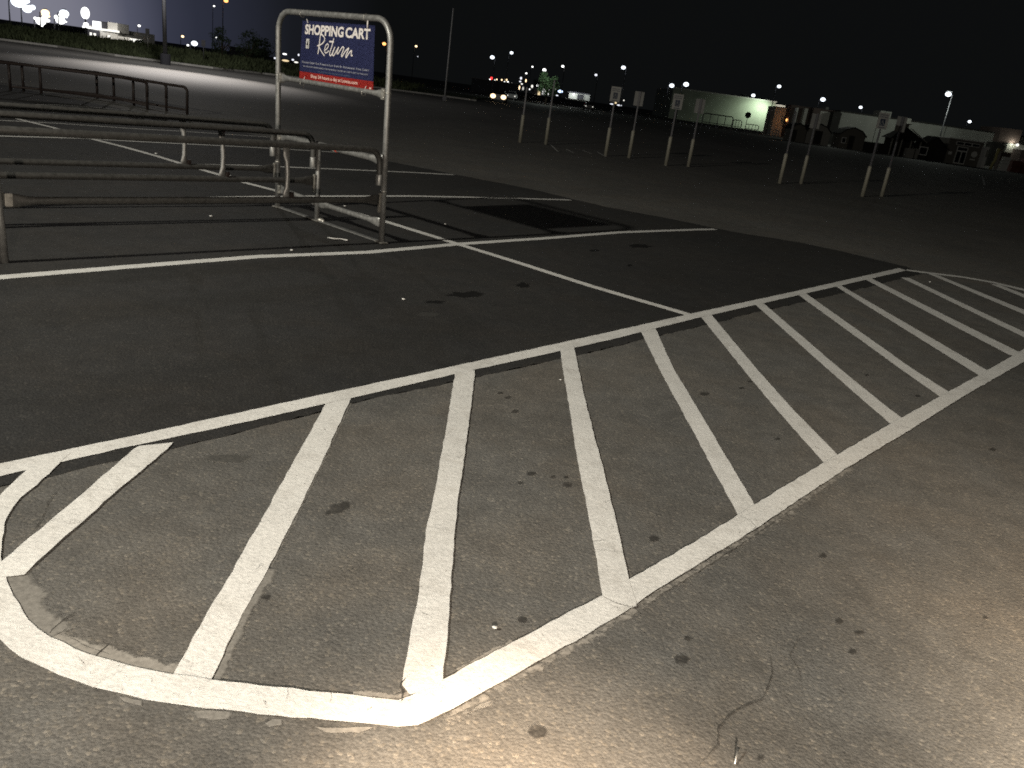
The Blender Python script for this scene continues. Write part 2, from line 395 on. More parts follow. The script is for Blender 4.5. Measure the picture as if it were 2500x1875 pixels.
stripes = [
 ([(339, 1092), (325, 1100), (163, 1241), (0, 1377), (-40, 1410)], [(423, 1083), (408, 1100), (289, 1198), (217, 1263), (90, 1375), (60, 1407), (18, 1412)], 'first full hatch stripe, slanting into the rounded corner'),
 ([(800, 984), (795, 987), (730, 1105), (640, 1266), (542, 1440), (504, 1500), (421, 1652)], [(862, 969), (858, 971), (795, 1110), (742, 1219), (640, 1418), (592, 1500), (513, 1666)], 'wide hatch stripe ending on the curved part of the border'),
 ([(1110, 912), (1110, 918), (1088, 1052), (1056, 1227), (1039, 1300), (1023, 1445), (999, 1571), (981, 1676), (1000, 1700)], [(1158, 906), (1159, 918), (1141, 1060), (1115, 1247), (1108, 1320), (1097, 1481), (1081, 1662), (1070, 1680)], 'widest hatch stripe pointing at the sharp border corner'),
 ([(1366, 852), (1389, 995), (1409, 1125), (1434, 1247), (1444, 1300), (1470, 1457), (1500, 1475), (1530, 1485)], [(1400, 845), (1432, 995), (1475, 1158), (1509, 1300), (1535, 1417), (1552, 1470), (1553, 1484), (1540, 1488)], 'hatch stripe with a ragged foot just past the sharp corner'),
 ([(1562, 805), (1608, 900), (1700, 1070), (1801, 1259), (1825, 1292)], [(1598, 798), (1644, 900), (1740, 1060), (1841, 1232), (1862, 1262)], 'fourth hatch stripe counted from the sharp corner'),
 ([(1709, 772), (1812, 900), (1895, 1000), (2011, 1131), (2040, 1148)], [(1734, 766), (1846, 900), (1935, 1000), (2045, 1112), (2075, 1130)], 'hatch stripe opposite the end of the long crossing line'),
 ([(1839, 740), (2018, 900), (2132, 1000), (2174, 1036), (2205, 1050)], [(1857, 735), (2049, 900), (2172, 1000), (2201, 1021), (2228, 1040)], 'hatch stripe right after the long crossing line'),
 ([(1944, 717), (2196, 900), (2293, 968), (2320, 978)], [(1962, 713), (2223, 898), (2315, 957), (2345, 968)], 'hatch stripe with a cracked outer end'),
 ([(2036, 697), (2391, 918), (2420, 924)], [(2047, 694), (2410, 905), (2436, 914)], 'long thin hatch stripe, third last to touch the edge line'),
 ([(2109, 681), (2463, 867), (2490, 872)], [(2125, 679), (2483, 858), (2505, 864)], 'long thin hatch stripe, last one touching the straight edge line'),
 ([(2199, 678), (2500, 824), (2600, 872)], [(2219, 679), (2500, 811), (2600, 857)], 'hatch stripe that stops short of the edge line'),
 ([(2262, 667), (2500, 768), (2600, 810)], [(2291, 673), (2500, 757), (2600, 800)], 'hatch stripe starting on the thin curved line'),
 ([(2416, 693), (2500, 727), (2600, 766)], [(2441, 696), (2500, 719), (2600, 756)], 'short last hatch stripe at the narrow far end'),
]
for i, (l, r_, lb) in enumerate(stripes):
    ribbon('pavement_marking', l, r_, Z4 if i in (0, 2, 3) else Z1, M['paint'], lb, seed=20+i)
inner = [(172, 1108), (150, 1128), (145, 1134), (90, 1187), (50, 1218), (32, 1241), (16, 1268), (11, 1281), (5, 1320), (2, 1360), (6, 1390), (14, 1407), (33, 1458), (69, 1516), (123, 1559), (217, 1601), (325, 1631), (421, 1650), (513, 1662), (678, 1681), (904, 1706), (972, 1713), (1000, 1703), (1040, 1683), (1081, 1662), (1254, 1569), (1464, 1459), (1535, 1417), (1700, 1323), (1801, 1259), (1841, 1234), (2011, 1131), (2174, 1036), (2293, 970), (2388, 918), (2500, 853), (2620, 785)]
outer = [(120, 1110), (95, 1128), (61, 1154), (0, 1212), (-32, 1255), (-50, 1300), (-58, 1360), (-58, 1420), (-48, 1480), (-30, 1526), (0, 1564), (54, 1610), (145, 1652), (226, 1681), (353, 1712), (497, 1733), (678, 1751), (800, 1762), (904, 1771), (972, 1778), (1019, 1774), (1045, 1763), (1074, 1748), (1189, 1687), (1334, 1607), (1442, 1546), (1529, 1494), (1573, 1462), (1700, 1383), (1835, 1299), (2070, 1142), (2228, 1047), (2345, 973), (2472, 900), (2500, 884), (2620, 818)]
ribbon('pavement_marking', inner, outer, Z3, M['paint'], 'broad white border of the hatched area with its rounded end and sharp corner', step=0.04, amp=0.003, seed=40)

# worn traces: each a thin layer with its own ragged outline
def patch(poly, z, mat, label, name='pavement_patch'):
    pts = [G(*p) for p in poly]; c = sum(pts, Vector())/len(pts)
    ring = rag(pts+[pts[0]], 0.02, 0.003, len(poly)+int(abs(poly[0][0])))[:-1]
    bm = bmesh.new(); n = len(ring)
    vo = [bm.verts.new((p.x, p.y, z)) for p in ring]; vi = [bm.verts.new((c.x+(p.x-c.x)*0.72, c.y+(p.y-c.y)*0.72, z)) for p in ring]; vc = bm.verts.new((c.x, c.y, z))
    for i in range(n):
        j = (i+1) % n
        bm.faces.new((vo[i], vo[j], vi[j], vi[i])); bm.faces.new((vi[i], vi[j], vc))
    for f in bm.faces:
        f.normal_update()
        if f.normal.z < 0: f.normal_flip()
    o = mesh_obj(name, bm, mat); body_attr(o.data, [0.32]*n + [1.0]*n + [1.0])
    return tag(o, label, kind='structure')
def strip(pts, wpx, z, mat, label, name='pavement_patch', side=1, body=0.62):
    """band of wpx metres to one side of a pixel polyline"""
    P_ = [G(*p) for p in pts]; L = rag(P_, 0.03, 0.003, 9); Q = []
    for i, p in enumerate(L):
        t = (L[min(i+2, len(L)-1)]-L[max(i-2, 0)]).normalized(); Q.append(p + Vector((-t.y, t.x, 0))*wpx*side*(0.75+0.5*random.random()))
    bm = bmesh.new(); n = len(L)
    a = [bm.verts.new((p.x, p.y, z)) for p in L]; mm = [bm.verts.new(((p.x+q.x)/2, (p.y+q.y)/2, z)) for p, q in zip(L, Q)]; b = [bm.verts.new((p.x, p.y, z)) for p in Q]
    for i in range(n-1):
        bm.faces.new((a[i], a[i+1], mm[i+1], mm[i])); bm.faces.new((mm[i], mm[i+1], b[i+1], b[i]))
    for f in bm.faces:
        f.normal_update()
        if f.normal.z < 0: f.normal_flip()
    o = mesh_obj(name, bm, mat); body_attr(o.data, [body]*n + [body]*n + [0.25]*n)
    return tag(o, label, kind='structure')
strip([(1060, 1760), (1189, 1688), (1334, 1608), (1442, 1547), (1529, 1495), (1573, 1463), (1700, 1384), (1835, 1300), (1990, 1196), (2070, 1142)], 0.045, ZD, M['ghost2'], 'old crumbling paint showing past the broad border', side=-1, body=0.60)
strip([(14, 1400), (33, 1458), (69, 1516), (123, 1559)], 0.085, ZD, M['ghost'], 'smooth old paint layer inside the rounded border', side=1, body=1.1)
strip([(123, 1559), (217, 1601), (325, 1631), (421, 1650)], 0.06, ZD, M['ghost2'], 'cracked old paint layer inside the rounded border', side=1, body=0.80)
strip([(655, 1390), (640, 1418), (592, 1500), (550, 1600), (520, 1660)], 0.035, ZD, M['ghost'], 'old paint edge beside the wide hatch stripe', side=1, body=0.85)
strip([(855, 985), (795, 1110), (742, 1219), (660, 1385)], 0.012, ZD, M['ghost'], 'thin old paint edge beside the wide hatch stripe', side=1, body=0.7)
strip([(860, 1703), (972, 1713), (1000, 1700)], 0.035, ZD, M['ghost2'], 'crumbled paint beside the sharp corner', side=1, body=0.75)
strip([(1120, 1640), (1180, 1608), (1254, 1569)], 0.02, ZD, M['ghost2'], 'old paint trace along the inner side of the border', side=1, body=0.7)
patch([(465, 1737), (500, 1735), (572, 1740), (560, 1758), (520, 1763), (478, 1754)], ZD, M['ghost'], 'oval flake of old paint outside the curved border')
patch([(645, 1768), (665, 1755), (690, 1757), (690, 1772), (655, 1778)], ZD, M['ghost'], 'small flake of old paint outside the curved border')
patch([(285, 1700), (350, 1712), (349, 1727), (300, 1714)], ZD, M['ghost'], 'long flake of old paint outside the curved border')
patch([(1080, 1760), (1150, 1725), (1215, 1705), (1205, 1722), (1130, 1748)], ZD, M['ghost'], 'pale streak of old paint beyond the sharp corner')
patch([(760, 1775), (850, 1778), (920, 1776), (880, 1792), (790, 1790)], ZD, M['ghost2'], 'crumbs of old paint below the curved border')
def blob(x, y, rx, ry, mat, label, z=ZD, seed=0, irr=0.25, rot=0):
    rnd = random.Random(seed+int(x)); pts = []
    for k in range(14):
        a = k*2*math.pi/14; q = 1+rnd.uniform(-irr, irr)
        dx, dy = rx*q*math.cos(a), ry*q*math.sin(a); pts.append((x+dx*math.cos(rot)-dy*math.sin(rot), y+dx*math.sin(rot)+dy*math.cos(rot)))
    return patch(pts, z, mat, label)
blob(1312, 1788, 26, 20, M['oil'], 'round dark spot close to the sharp corner', irr=0.1)
blob(1663, 1612, 24, 13, M['oil'], 'dark smudge outside the border', irr=0.2)
blob(824, 1243, 34, 17, M['oil'], 'dark two-lobed stain between two hatch stripes', irr=0.35, rot=-0.3)
for i, (x, y, rx, ry) in enumerate([(1239, 971, 10, 5), (1257, 1005, 11, 5), (1296, 1157, 14, 6), (1385, 1184, 13, 8), (1381, 1166, 9, 4), (1222, 960, 9, 3), (1597, 1316, 17, 9), (1276, 1515, 14, 9), (2008, 1357, 11, 7), (1898, 1072, 9, 3), (2049, 1517, 11, 9), (2097, 1545, 14, 7), (2081, 1592, 12, 9), (1855, 1852, 10, 7), (2404, 1508, 7, 5), (1810, 948, 9, 3), (2115, 916, 7, 3), (2240, 967, 8, 3), (1830, 932, 8, 3), (1720, 962, 14, 4), (1270, 1180, 9, 4), (1350, 1165, 8, 3), (650, 1460, 14, 8), (2424, 1098, 10, 4), (1680, 1560, 12, 7), (1120, 1060, 7, 4)]):
    blob(x, y, rx, ry, M['oil'], 'small dark drip spot on the asphalt', seed=i)
for i, (x, y, rx, ry) in enumerate([(1142, 720, 58, 9), (1276, 697, 20, 7), (1063, 738, 24, 5), (1562, 601, 30, 5), (1453, 612, 14, 2.5), (1537, 648, 8, 2.5)]):
    blob(x, y, rx, ry, M['oildark'], 'flat oily stain on the sealed asphalt of the stall', z=ZD, seed=i, irr=0.35)
for i, (x, y, rx, ry) in enumerate([(1045, 768, 28, 6), (560, 1120, 60, 14)]):
    blob(x, y, rx, ry, M['pale'], 'pale dusty scuff on the asphalt', z=ZD, seed=i, irr=0.3)
def crack(pts, wd, label, zc=0.0029):
    wd *= 0.45
    P_ = [G(*p) for p in pts]; rnd = random.Random(int(pts[0][0])); L = rag(P_, 0.018, min(0.004, wd*0.8), int(pts[0][0])+3)
    bm = bmesh.new(); n = len(L); a, b = [], []
    for i, p in enumerate(L):
        t = (L[min(i+1, n-1)]-L[max(i-1, 0)]).normalized(); s = Vector((-t.y, t.x, 0))*wd*rnd.uniform(0.25, 0.8)*(math.sin(math.pi*(i+0.6)/(n+0.2))**0.5)
        a.append(bm.verts.new((p.x+s.x, p.y+s.y, zc))); b.append(bm.verts.new((p.x-s.x, p.y-s.y, zc)))
    for i in range(n-1): bm.faces.new((a[i], a[i+1], b[i+1], b[i]))
    for f in bm.faces:
        f.normal_update()
        if f.normal.z < 0: f.normal_flip()
    o = mesh_obj('pavement_crack', bm, M['crack']); body_attr(o.data, [0.9]*(2*n)); return tag(o, label, kind='structure')
crack([(1706, 1872), (1726, 1852), (1753, 1820), (1751, 1784), (1771, 1757), (1789, 1741), (1826, 1721), (1857, 1712), (1873, 1680), (1884, 1649), (1880, 1600)], 0.007, 'long winding crack outside the border')
crack([(1957, 1671), (1948, 1631), (1927, 1603), (1952, 1554)], 0.004, 'short thin crack outside the border')
crack([(4, 1331), (45, 1318), (80, 1302), (105, 1262), (116, 1230), (145, 1190)], 0.006, 'crack inside the rounded end of the hatched area')
crack([(121, 1548), (140, 1528), (159, 1512), (185, 1498)], 0.008, 'crack through the old paint in the rounded end')
crack([(231, 1606), (248, 1590), (268, 1573)], 0.008, 'short dark crack in the old paint')
crack([(140, 1548), (175, 1560), (220, 1583), (270, 1600)], 0.004, 'fine crack along the rounded border')
crack([(1560, 1490), (1620, 1450), (1700, 1400), (1780, 1350), (1840, 1310), (1900, 1268), (1960, 1225)], 0.007, 'edge crack following the border')
crack([(980, 1716), (984, 1695), (976, 1680), (990, 1660)], 0.012, 'dark pit beside the sharp corner', 0.0075)
crack([(1468, 1458), (1500, 1475), (1540, 1486), (1556, 1484)], 0.004, 'crack across the ragged stripe foot', 0.0075)
crack([(1806, 1262), (1830, 1275), (1845, 1290), (1832, 1302)], 0.004, 'crack across the border at the fourth stripe', 0.0075)
crack([(2180, 1040), (2200, 1043), (2230, 1050)], 0.004, 'crack across the border at the cracked stripe', 0.0075)
for k, pp in enumerate([[(700, 1682), (703, 1700), (698, 1712)], [(806, 1694), (809, 1708), (805, 1722)], [(190, 1610), (205, 1625)], [(1105, 1115), (1120, 1122), (1130, 1112)], [(1030, 1500), (1048, 1508)], [(560, 1545), (590, 1530)], [(1440, 1325), (1480, 1322)], [(1450, 1345), (1505, 1350)], [(620, 1400), (640, 1380)]]):
    crack(pp, 0.0035, 'fine crack in the white paint', 0.0075)
# a few bits lying about
def pebble(x, y, r, mat, label, name='pebble', cat='pebble', z=0.006, sx=1.0):
    p = G(x, y); bm = bmesh.new()
    bmesh.ops.create_icosphere(bm, subdivisions=2, radius=r)
    for v in bm.verts:
        v.co = Vector((v.co.x*1.2*sx, v.co.y, v.co.z*0.55)) * (1+0.16*math.sin(v.co.x*900+v.co.y*700))
        v.co += Vector((p.x, p.y, z+r*0.4))
    return tag(mesh_obj(name, bm, mat, smooth=True), label, cat, 'bits of grit on the asphalt')
for x, y, r, lb in [(1207, 1537, 0.0075, 'whitish pebble between two wide hatch stripes'), (985, 733, 0.012, 'pale pebble on the sealed asphalt below the oily stain'), (515, 530, 0.014, 'pebble on the sealed asphalt inside the cart return'), (712, 613, 0.012, 'tiny pebble by the long stall line'), (1087, 549, 0.013, 'pebble in the shadow of the cart return'), (381, 377, 0.02, 'shiny pebble beside the crossing line'), (842, 505, 0.014, 'pebble inside the mouth of the cart return'), (1368, 930, 0.006, 'tiny pebble beside a hatch stripe near the edge line'), (2270, 690, 0.012, 'tiny pebble near the far end of the hatched area'), (560, 431, 0.02, 'pebble next to the crossing line beneath the rails')]:
    pebble(x, y, r, M['white'], lb)
bm = bmesh.new(); a = [G(*p) for p in [(800, 583), (815, 588), (832, 586), (848, 592)]]
tube(bm, [Vector((p.x, p.y, 0.012+0.01*(i % 2))) for i, p in enumerate(a)], 0.006, 6); fin(bm)
tag(mesh_obj('twig', bm, M['white'], smooth=True), 'pale thin twig lying in the mouth of the cart return', 'twig')
bm = bmesh.new(); a, b = G(1793, 1868), G(1799, 1838)
tube(bm, [Vector((a.x, a.y, 0.004)), Vector((b.x, b.y, 0.02))], [0.002, 0.0035], 8, flat=[(0.4, 1), (0.4, 1)]); fin(bm)
tag(mesh_obj('straw', bm, M['zinc'], smooth=True), 'short pale straw on the asphalt near the winding crack', 'litter')

# ================================================================ CART RETURN
PR, PM, PL = G(931, 594), G(775, 540), G(678, 507)
PM = PL + (PR-PL)*((PM-PL).dot(PR-PL)/(PR-PL).length_squared)
AX = (PR-PL).normalized()                 # along the mouth
LN = Vector((-0.64, -0.768, 0)).normalized()   # away from the mouth, along the lanes
LEAN = -0.033                              # the lot slopes: everything here stands a little off plumb
def ln(p): return Vector((p.x+LEAN*p.z, p.y, p.z))
def v3(p, z): return ln(Vector((p.x, p.y, z)))
UPV = Vector((LEAN, 0, 1)).normalized()
root = empty('cart_return', PR, 'galvanised double-lane cart return with a tall sign frame at its mouth', 'cart return')
HT = 2.06; RT = 0.029
def part(name, bm, mat, parent=root, smooth=True):
    fin(bm)
    o = mesh_obj(name, bm, mat, parent, smooth)
    if parent.type == 'MESH': o.location = (0, 0, 0)
    return o
# tall inverted U
bm = bmesh.new(); rr = 0.20
pts = [v3(PR, 0), v3(PR, 1.3), v3(PR, HT-rr)] + [ln(q) for q in arc(PR+Vector((0, 0, HT-rr))-AX*rr, rr, 0, math.pi/2, 8, AX, (0, 0, 1))][1:] \
    + [ln(q) for q in arc(PL+Vector((0, 0, HT-rr))+AX*rr, rr, math.pi/2, math.pi, 8, AX, (0, 0, 1))] + [v3(PL, 1.3), v3(PL, 0)]
tube(bm, pts, RT, 16, flat_dir=LN); frame = part('sign_frame', bm, M['galv'])
for p in (PR, PL):
    for z in (1.415, 0.505):
        bm = bmesh.new(); tube(bm, [v3(p, z), v3(p, z+0.01)], RT*1.12, 16); part('collar', bm, M['zinc'], frame)
for p in (PR, PL, PM):
    bm = bmesh.new(); box(bm, v3(p, 0.012), (0.11, 0.09, 0.010), math.atan2(AX.y, AX.x), 0.002); part('base_plate', bm, M['zinc'], smooth=False)
bm = bmesh.new(); tube(bm, [v3(PM, 0), v3(PM, 0.45), v3(PM, 0.80)], RT*0.95, 16); part('post', bm, M['galv'])
def cross(a, b, r, name, mat=M['galv']):
    d = (b-a).normalized(); L = (b-a).length; ts = [0, 0.02, 0.05, 0.09, 0.15, 0.5, 1-0.15, 1-0.09, 1-0.05, 1-0.02, 1]
    k = 1.0
    fl = [(1.75, .35), (1.75, .35), (1.6, .5), (1.2, .85), (1, 1), (1, 1), (1, 1), (1.2, .85), (1.6, .5), (1.75, .35), (1.75, .35)]
    L_ = 0.12/L
    tt = [0, .05/L, .09/L, .14/L, .20/L, .5, 1-.20/L, 1-.14/L, 1-.09/L, 1-.05/L, 1]
    bm = bmesh.new(); tube(bm, [a+(b-a)*t for t in tt], r, 16, flat=fl, flat_dir=(0, 0, 1)); return part(name, bm, mat)
def brk(p, z, off, name='bracket', s=(0.05, 0.055, 0.10), mat=M['zinc'], parent=root):
    bm = bmesh.new(); c = v3(p, z)+off; box(bm, c, s, math.atan2(AX.y, AX.x), 0.004)
    for dz in (-0.03, 0.03): sphere(bm, c + Vector((0.0, -0.03, dz)), 0.009, 8, 6)
    return part(name, bm, mat, parent, False)
e1, e2 = AX*0.03, -AX*0.03
sb = cross(v3(PL, 1.40)+e1, v3(PR, 1.405)+e2, 0.024, 'sign_bar')
cross(v3(PL, 0.80)+e1, v3(PR, 0.80)+e2, 0.031, 'upper_cross_rail')
cross(v3(PL, 0.215)+e1, v3(PM, 0.20)+e2, 0.026, 'lower_cross_rail'); cross(v3(PM, 0.20)+e1, v3(PR, 0.20)+e2, 0.026, 'lower_cross_rail')
brk(PR, 1.405, -AX*0.055); brk(PL, 1.40, AX*0.055)
brk(PL, 0.215, AX*0.05, s=(0.05, 0.05, 0.09)); brk(PL, 0.80, AX*0.05)
bm = bmesh.new(); mid = (v3(PL, 0.013)+v3(PR, 0.013))/2
box(bm, mid, ((PR-PL).length-0.12, 0.055, 0.012), math.atan2(AX.y, AX.x), 0.002); part('ground_bar', bm, M['galv'], smooth=False)
bm = bmesh.new(); sphere(bm, v3(PM+AX*0.07, 0.025), 0.03, 10, 8, (1.4, 1, 0.8)); sphere(bm, v3(PM+AX*0.11, 0.02), 0.022, 8, 6); part('clamp', bm, M['zinc'])
c0 = v3(PL+(PR-PL)*0.575, 0.80)
bm = bmesh.new(); tube(bm, [c0-AX*0.045, c0], 0.0325, 16); part('reflective_sticker', bm, M['white'])
bm = bmesh.new(); tube(bm, [c0, c0+AX*0.032], 0.0325, 16); part('reflective_sticker', bm, M['whitered'])
# the three lane fences
def fence(base, zt, n_sect, sp_pos, back=LN):
    o0 = base + back*0.065
    r = 0.13
    bm = bmesh.new()
    endp = o0 + back*(3.40*n_sect)
    pts = [v3(o0, 0.60), v3(o0, 0.68), v3(o0, zt-r)] + [ln(q) for q in arc(Vector((o0.x, o0.y, zt-r))+back*r, r, math.pi, math.pi/2, 8, back, (0, 0, 1))][1:] + [v3(o0+back*1.2, zt+.004), v3(o0+back*2.4, zt), v3(endp, zt)]
    tube(bm, pts, 0.0285, 14); rail = part('top_rail', bm, M['galv_dull'])
    bm = bmesh.new(); tube(bm, [v3(o0, 0.565), v3(o0, 0.575), v3(o0, 0.665), v3(o0, 0.672)], [0.030, 0.034, 0.034, 0.030], 14); part('sleeve', bm, M['galv'], rail)
    # bracket pair on the mouth post
    bm = bmesh.new(); box(bm, v3(base+back*0.045, 0.40), (0.028, 0.03, 0.19), math.atan2(back.y, back.x), 0.004); part('bracket', bm, M['zinc'], smooth=False)
    for k in range(n_sect):
        a = v3(base+back*(0.05+3.38*k), 0.43); b = v3(base+back*(3.34+3.38*k), 0.43)
        cross(a, b, 0.028, 'lower_rail', M['galv_dull'])
        q = base+back*(3.38*(k+1))
        bm = bmesh.new(); tube(bm, [v3(q, 0), v3(q, 0.4), v3(q, zt-0.02)], 0.028, 14); part('post', bm, M['galv'])
        bm = bmesh.new(); box(bm, v3(q-back*0.06, 0.44), (0.05, 0.06, 0.09), math.atan2(back.y, back.x), 0.004); part('bracket', bm, M['zinc'], smooth=False)
    for s in sp_pos:
        q = base+back*s; bow = AX*0.0+back*(-0.012)
        bm = bmesh.new()
        tube(bm, [v3(q, 0.44), v3(q, 0.49), v3(q, 0.54)+bow*0.6, v3(q, 0.65)+bow, v3(q, 0.76)+bow*0.6, v3(q, 0.81), v3(q, zt-0.005)], 0.022, 12,
             flat=[(1.7, .5), (1.5, .6), (1.05, 1), (1, 1), (1.05, 1), (1.5, .6), (1.7, .5)], flat_dir=back)
        part('spindle', bm, M['galv'])
        bm = bmesh.new(); box(bm, v3(q-back*0.05, 0.475), (0.035, 0.05, 0.05), math.atan2(back.y, back.x), 0.004); part('bracket', bm, M['umber'], smooth=False)
fence(PR, 0.90, 2, (1.10,)); fence(PM, 0.90, 2, (1.10,)); fence(PL, 0.90, 2, (1.10,))

# ---------------------------------------------------------------- banner in the frame
NB = AX.cross(UPV).normalized()
if NB.y > 0: NB = -NB
def fr(x, y, off=0.0): return on_plane(x, y, PL+NB*off, NB)
cTL, cTR, cBR, cBL = [fr(*p, 0.0) for p in ((739.0, 50), (916.5, 62.3), (910.5, 223), (730.5, 195))]
def bn(u, v, off=0.0):
    """point on the hung sheet: u across, v down, slight belly of the vinyl"""
    p = (cTL*(1-u)+cTR*u)*(1-v) + (cBL*(1-u)+cBR*u)*v
    belly = 0.012*math.sin(math.pi*u)*math.sin(math.pi*v) + 0.004*math.sin(7*u+3*v)
    return p + NB*(belly+off)
# photo crop (700,40)-(960,240) enlarged 8.296 times -> u, v
def uv(cx, cy):
    x, y = 700+cx/8.296, 40+cy/8.296; q = fr(x, y); u, v = 0.5, 0.5
    for _ in range(12):
        p = (cTL*(1-u)+cTR*u)*(1-v) + (cBL*(1-u)+cBR*u)*v
        du = (cTR-cTL)*(1-v)+(cBR-cBL)*v; dv = (cBL-cTL)*(1-u)+(cBR-cTR)*u; d = q-p
        a, b, c = du.dot(du), du.dot(dv), dv.dot(dv); e_, f_ = d.dot(du), d.dot(dv); D = a*c-b*b
        u += (e_*c-f_*b)/D; v += (a*f_-b*e_)/D
    return u, v
ban = empty('hanging_sign', cBL, 'blue and red printed sheet hanging in the tall frame of the cart return', 'sign')
def sheet(name, u0, u1, v0, v1, off, mat, nu=24, nv=14, parent=ban, thick=0.003):
    bm = bmesh.new(); fr_, bk = [], []
    for j in range(nv+1):
        fr_.append([bm.verts.new(bn(u0+(u1-u0)*i/nu, v0+(v1-v0)*j/nv, off)) for i in range(nu+1)])
    for j in range(nv):
        for i in range(nu): bm.faces.new((fr_[j][i], fr_[j][i+1], fr_[j+1][i+1], fr_[j+1][i]))
    if thick:
        r = bmesh.ops.solidify(bm, geom=bm.faces[:], thickness=thick)
    return part(name, bm, mat, parent)
VR = 0.848
pan = sheet('panel', 0, 1, 0, VR, 0.0, M['blue']); red = sheet('red_band', 0, 1, VR, 1, 0.0, M['red'], nv=4)
def text_mesh(body, bold=0.0, sc=None):
    cu = bpy.data.curves.new('txt', 'FONT'); cu.body = body; cu.size = 1.0; cu.offset = bold; cu.resolution_u = 4; cu.fill_mode = 'FRONT'
    if sc: cu.space_character = sc
    o = bpy.data.objects.new('txt', cu); COL.objects.link(o)
    dg = bpy.context.evaluated_depsgraph_get(); dg.update()
    me = bpy.data.meshes.new_from_object(o.evaluated_get(dg)); bpy.data.objects.remove(o); bpy.data.curves.remove(cu)
    bm = bmesh.new(); bm.from_mesh(me); bpy.data.meshes.remove(me)
    xs = [v.co.x for v in bm.verts]; ys = [v.co.y for v in bm.verts]
    return bm, min(xs), max(xs), min(ys), max(ys)
def banner_text(body, u0, u1, v0, v1, mat, parent, bold=0.0, off=0.0025, shear=0.0, name='lettering'):
    bm, x0, x1, y0, y1 = text_mesh(body, bold)
    long_ = [e_ for e_ in bm.edges if e_.calc_length() > (x1-x0)/30]
    for v in bm.verts:
        a = (v.co.x-x0)/(x1-x0); b = (y1-v.co.y)/(y1-y0)
        v.co = bn(u0+(u1-u0)*a+shear*(1-b), v0+(v1-v0)*b, off)
    for f in bm.faces:
        f.normal_update()
        if f.normal.dot(NB) < 0: f.normal_flip()
    return mesh_obj(name, bm, mat, parent, offset=(0, 0, 0) if parent is not ban else None)
banner_text('SHOPPING', 0.052, 0.595, 0.055, 0.222, M['letter'], pan, 0.035)
banner_text('CART', 0.62, 0.945, 0.055, 0.222, M['letter'], pan, 0.035)
def small_caps(words_, u0, u1, v0, v1, mat, parent, bold):
    """one line of small capitals: every word's first letter taller"""
    tot = sum(len(q)+0.15 for q in words_) + 0.75*(len(words_)-1); u = u0; per = (u1-u0)/tot
    for q in words_:
        n = 1.15
        banner_text(q[0], u, u+per*0.98, v0, v1, mat, parent, bold)
        if len(q) > 1: 
            last = q[1:]
            banner_text(last, u+per*1.18, u+per*(len(q)+0.08), v0+(v1-v0)*0.26, v1, mat, parent, bold)
        u += per*(len(q)+0.15+0.75)
u0, v0 = uv(335, 895)
banner_text('P', .035, .049, .668, .700, M['letter_dim'], pan, .02)
small_caps('PLEASE KEEP OUR PARKING LOT SAFE BY RETURNING YOUR CART.'.split(), 0.035, 0.955, 0.668, 0.702, M['letter_dim'], pan, 0.02)
banner_text('WE ARE NOT RESPONSIBLE FOR DAMAGES CAUSED BY CARTS LEFT IN THE LOT.', 0.048, 0.94, 0.742, 0.766, M['letter_dim'], pan, 0.01)
banner_text("THANK YOU FOR SHOPPING AT LOWE'S", 0.27, 0.71, 0.804, 0.826, M['letter_blue'], pan, 0.01)
banner_text('Shop 24 hours a day at Lowes.com', 0.165, 0.81, 0.876, 0.950, M['letter_red'], red, 0.02)
def stroke(bm, pts, wd, off=0.0032):
    P_ = [Vector(uv(*p)).to_2d() for p in pts]
    # smooth the hand written line
    sm = []
    for i in range(len(P_)-1):
        a, b, c, d = P_[max(i-1, 0)], P_[i], P_[i+1], P_[min(i+2, len(P_)-1)]
        for k in range(6):
            t = k/6; sm.append(0.5*((2*b)+(c-a)*t+(2*a-5*b+4*c-d)*t*t+(3*b-a-3*c+d)*t**3))
    sm.append(P_[-1]); asp = (cTR-cTL).length/(cBL-cTL).length; n = len(sm); a_, b_ = [], []
    for i, p in enumerate(sm):
        t = sm[min(i+1, n-1)]-sm[max(i-1, 0)]; t = Vector((t.x*asp, t.y)); t.normalize()
        s = Vector((-t.y/asp, t.x))*(wd/2)
        a_.append(bm.verts.new(bn(p.x+s.x, p.y+s.y, off))); b_.append(bm.verts.new(bn(p.x-s.x, p.y-s.y, off)))
    for i in range(n-1): bm.faces.new((a_[i], a_[i+1], b_[i+1], b_[i]))
bm = bmesh.new(); W1 = 0.0215
stroke(bm, [(700, 365), (690, 480), (672, 620), (650, 765)], W1*1.1)
stroke(bm, [(640, 600), (665, 590), (730, 560), (785, 490), (780, 430), (735, 375), (695, 350)], W1, 0.0034)
stroke(bm, [(668, 605), (700, 670), (740, 740), (782, 800)], W1, 0.0036)
stroke(bm, [(792, 690), (840, 650), (862, 600), (850, 560), (815, 585), (790, 660), (790, 715), (815, 745), (870, 700)], W1*0.85, 0.0034)
stroke(bm, [(968, 445), (935, 600), (895, 720), (890, 780), (910, 795), (950, 735), (985, 650)], W1, 0.0036)
stroke(bm, [(880, 512), (925, 515), (970, 520)], W1*1.2, 0.0038)
stroke(bm, [(998, 620), (955, 720), (950, 785), (975, 790), (1020, 715), (1070, 620)], W1, 0.0038)
stroke(bm, [(1070, 620), (1050, 690), (1035, 745), (1060, 755), (1100, 690), (1150, 615)], W1, 0.0034)
stroke(bm, [(1150, 615), (1175, 640), (1160, 700), (1130, 790), (1145, 812), (1200, 720), (1272, 640)], W1, 0.0036)
stroke(bm, [(1280, 640), (1255, 710), (1222, 800), (1230, 835), (1280, 750), (1335, 695), (1330, 750), (1330, 795), (1360, 795)], W1, 0.0038)
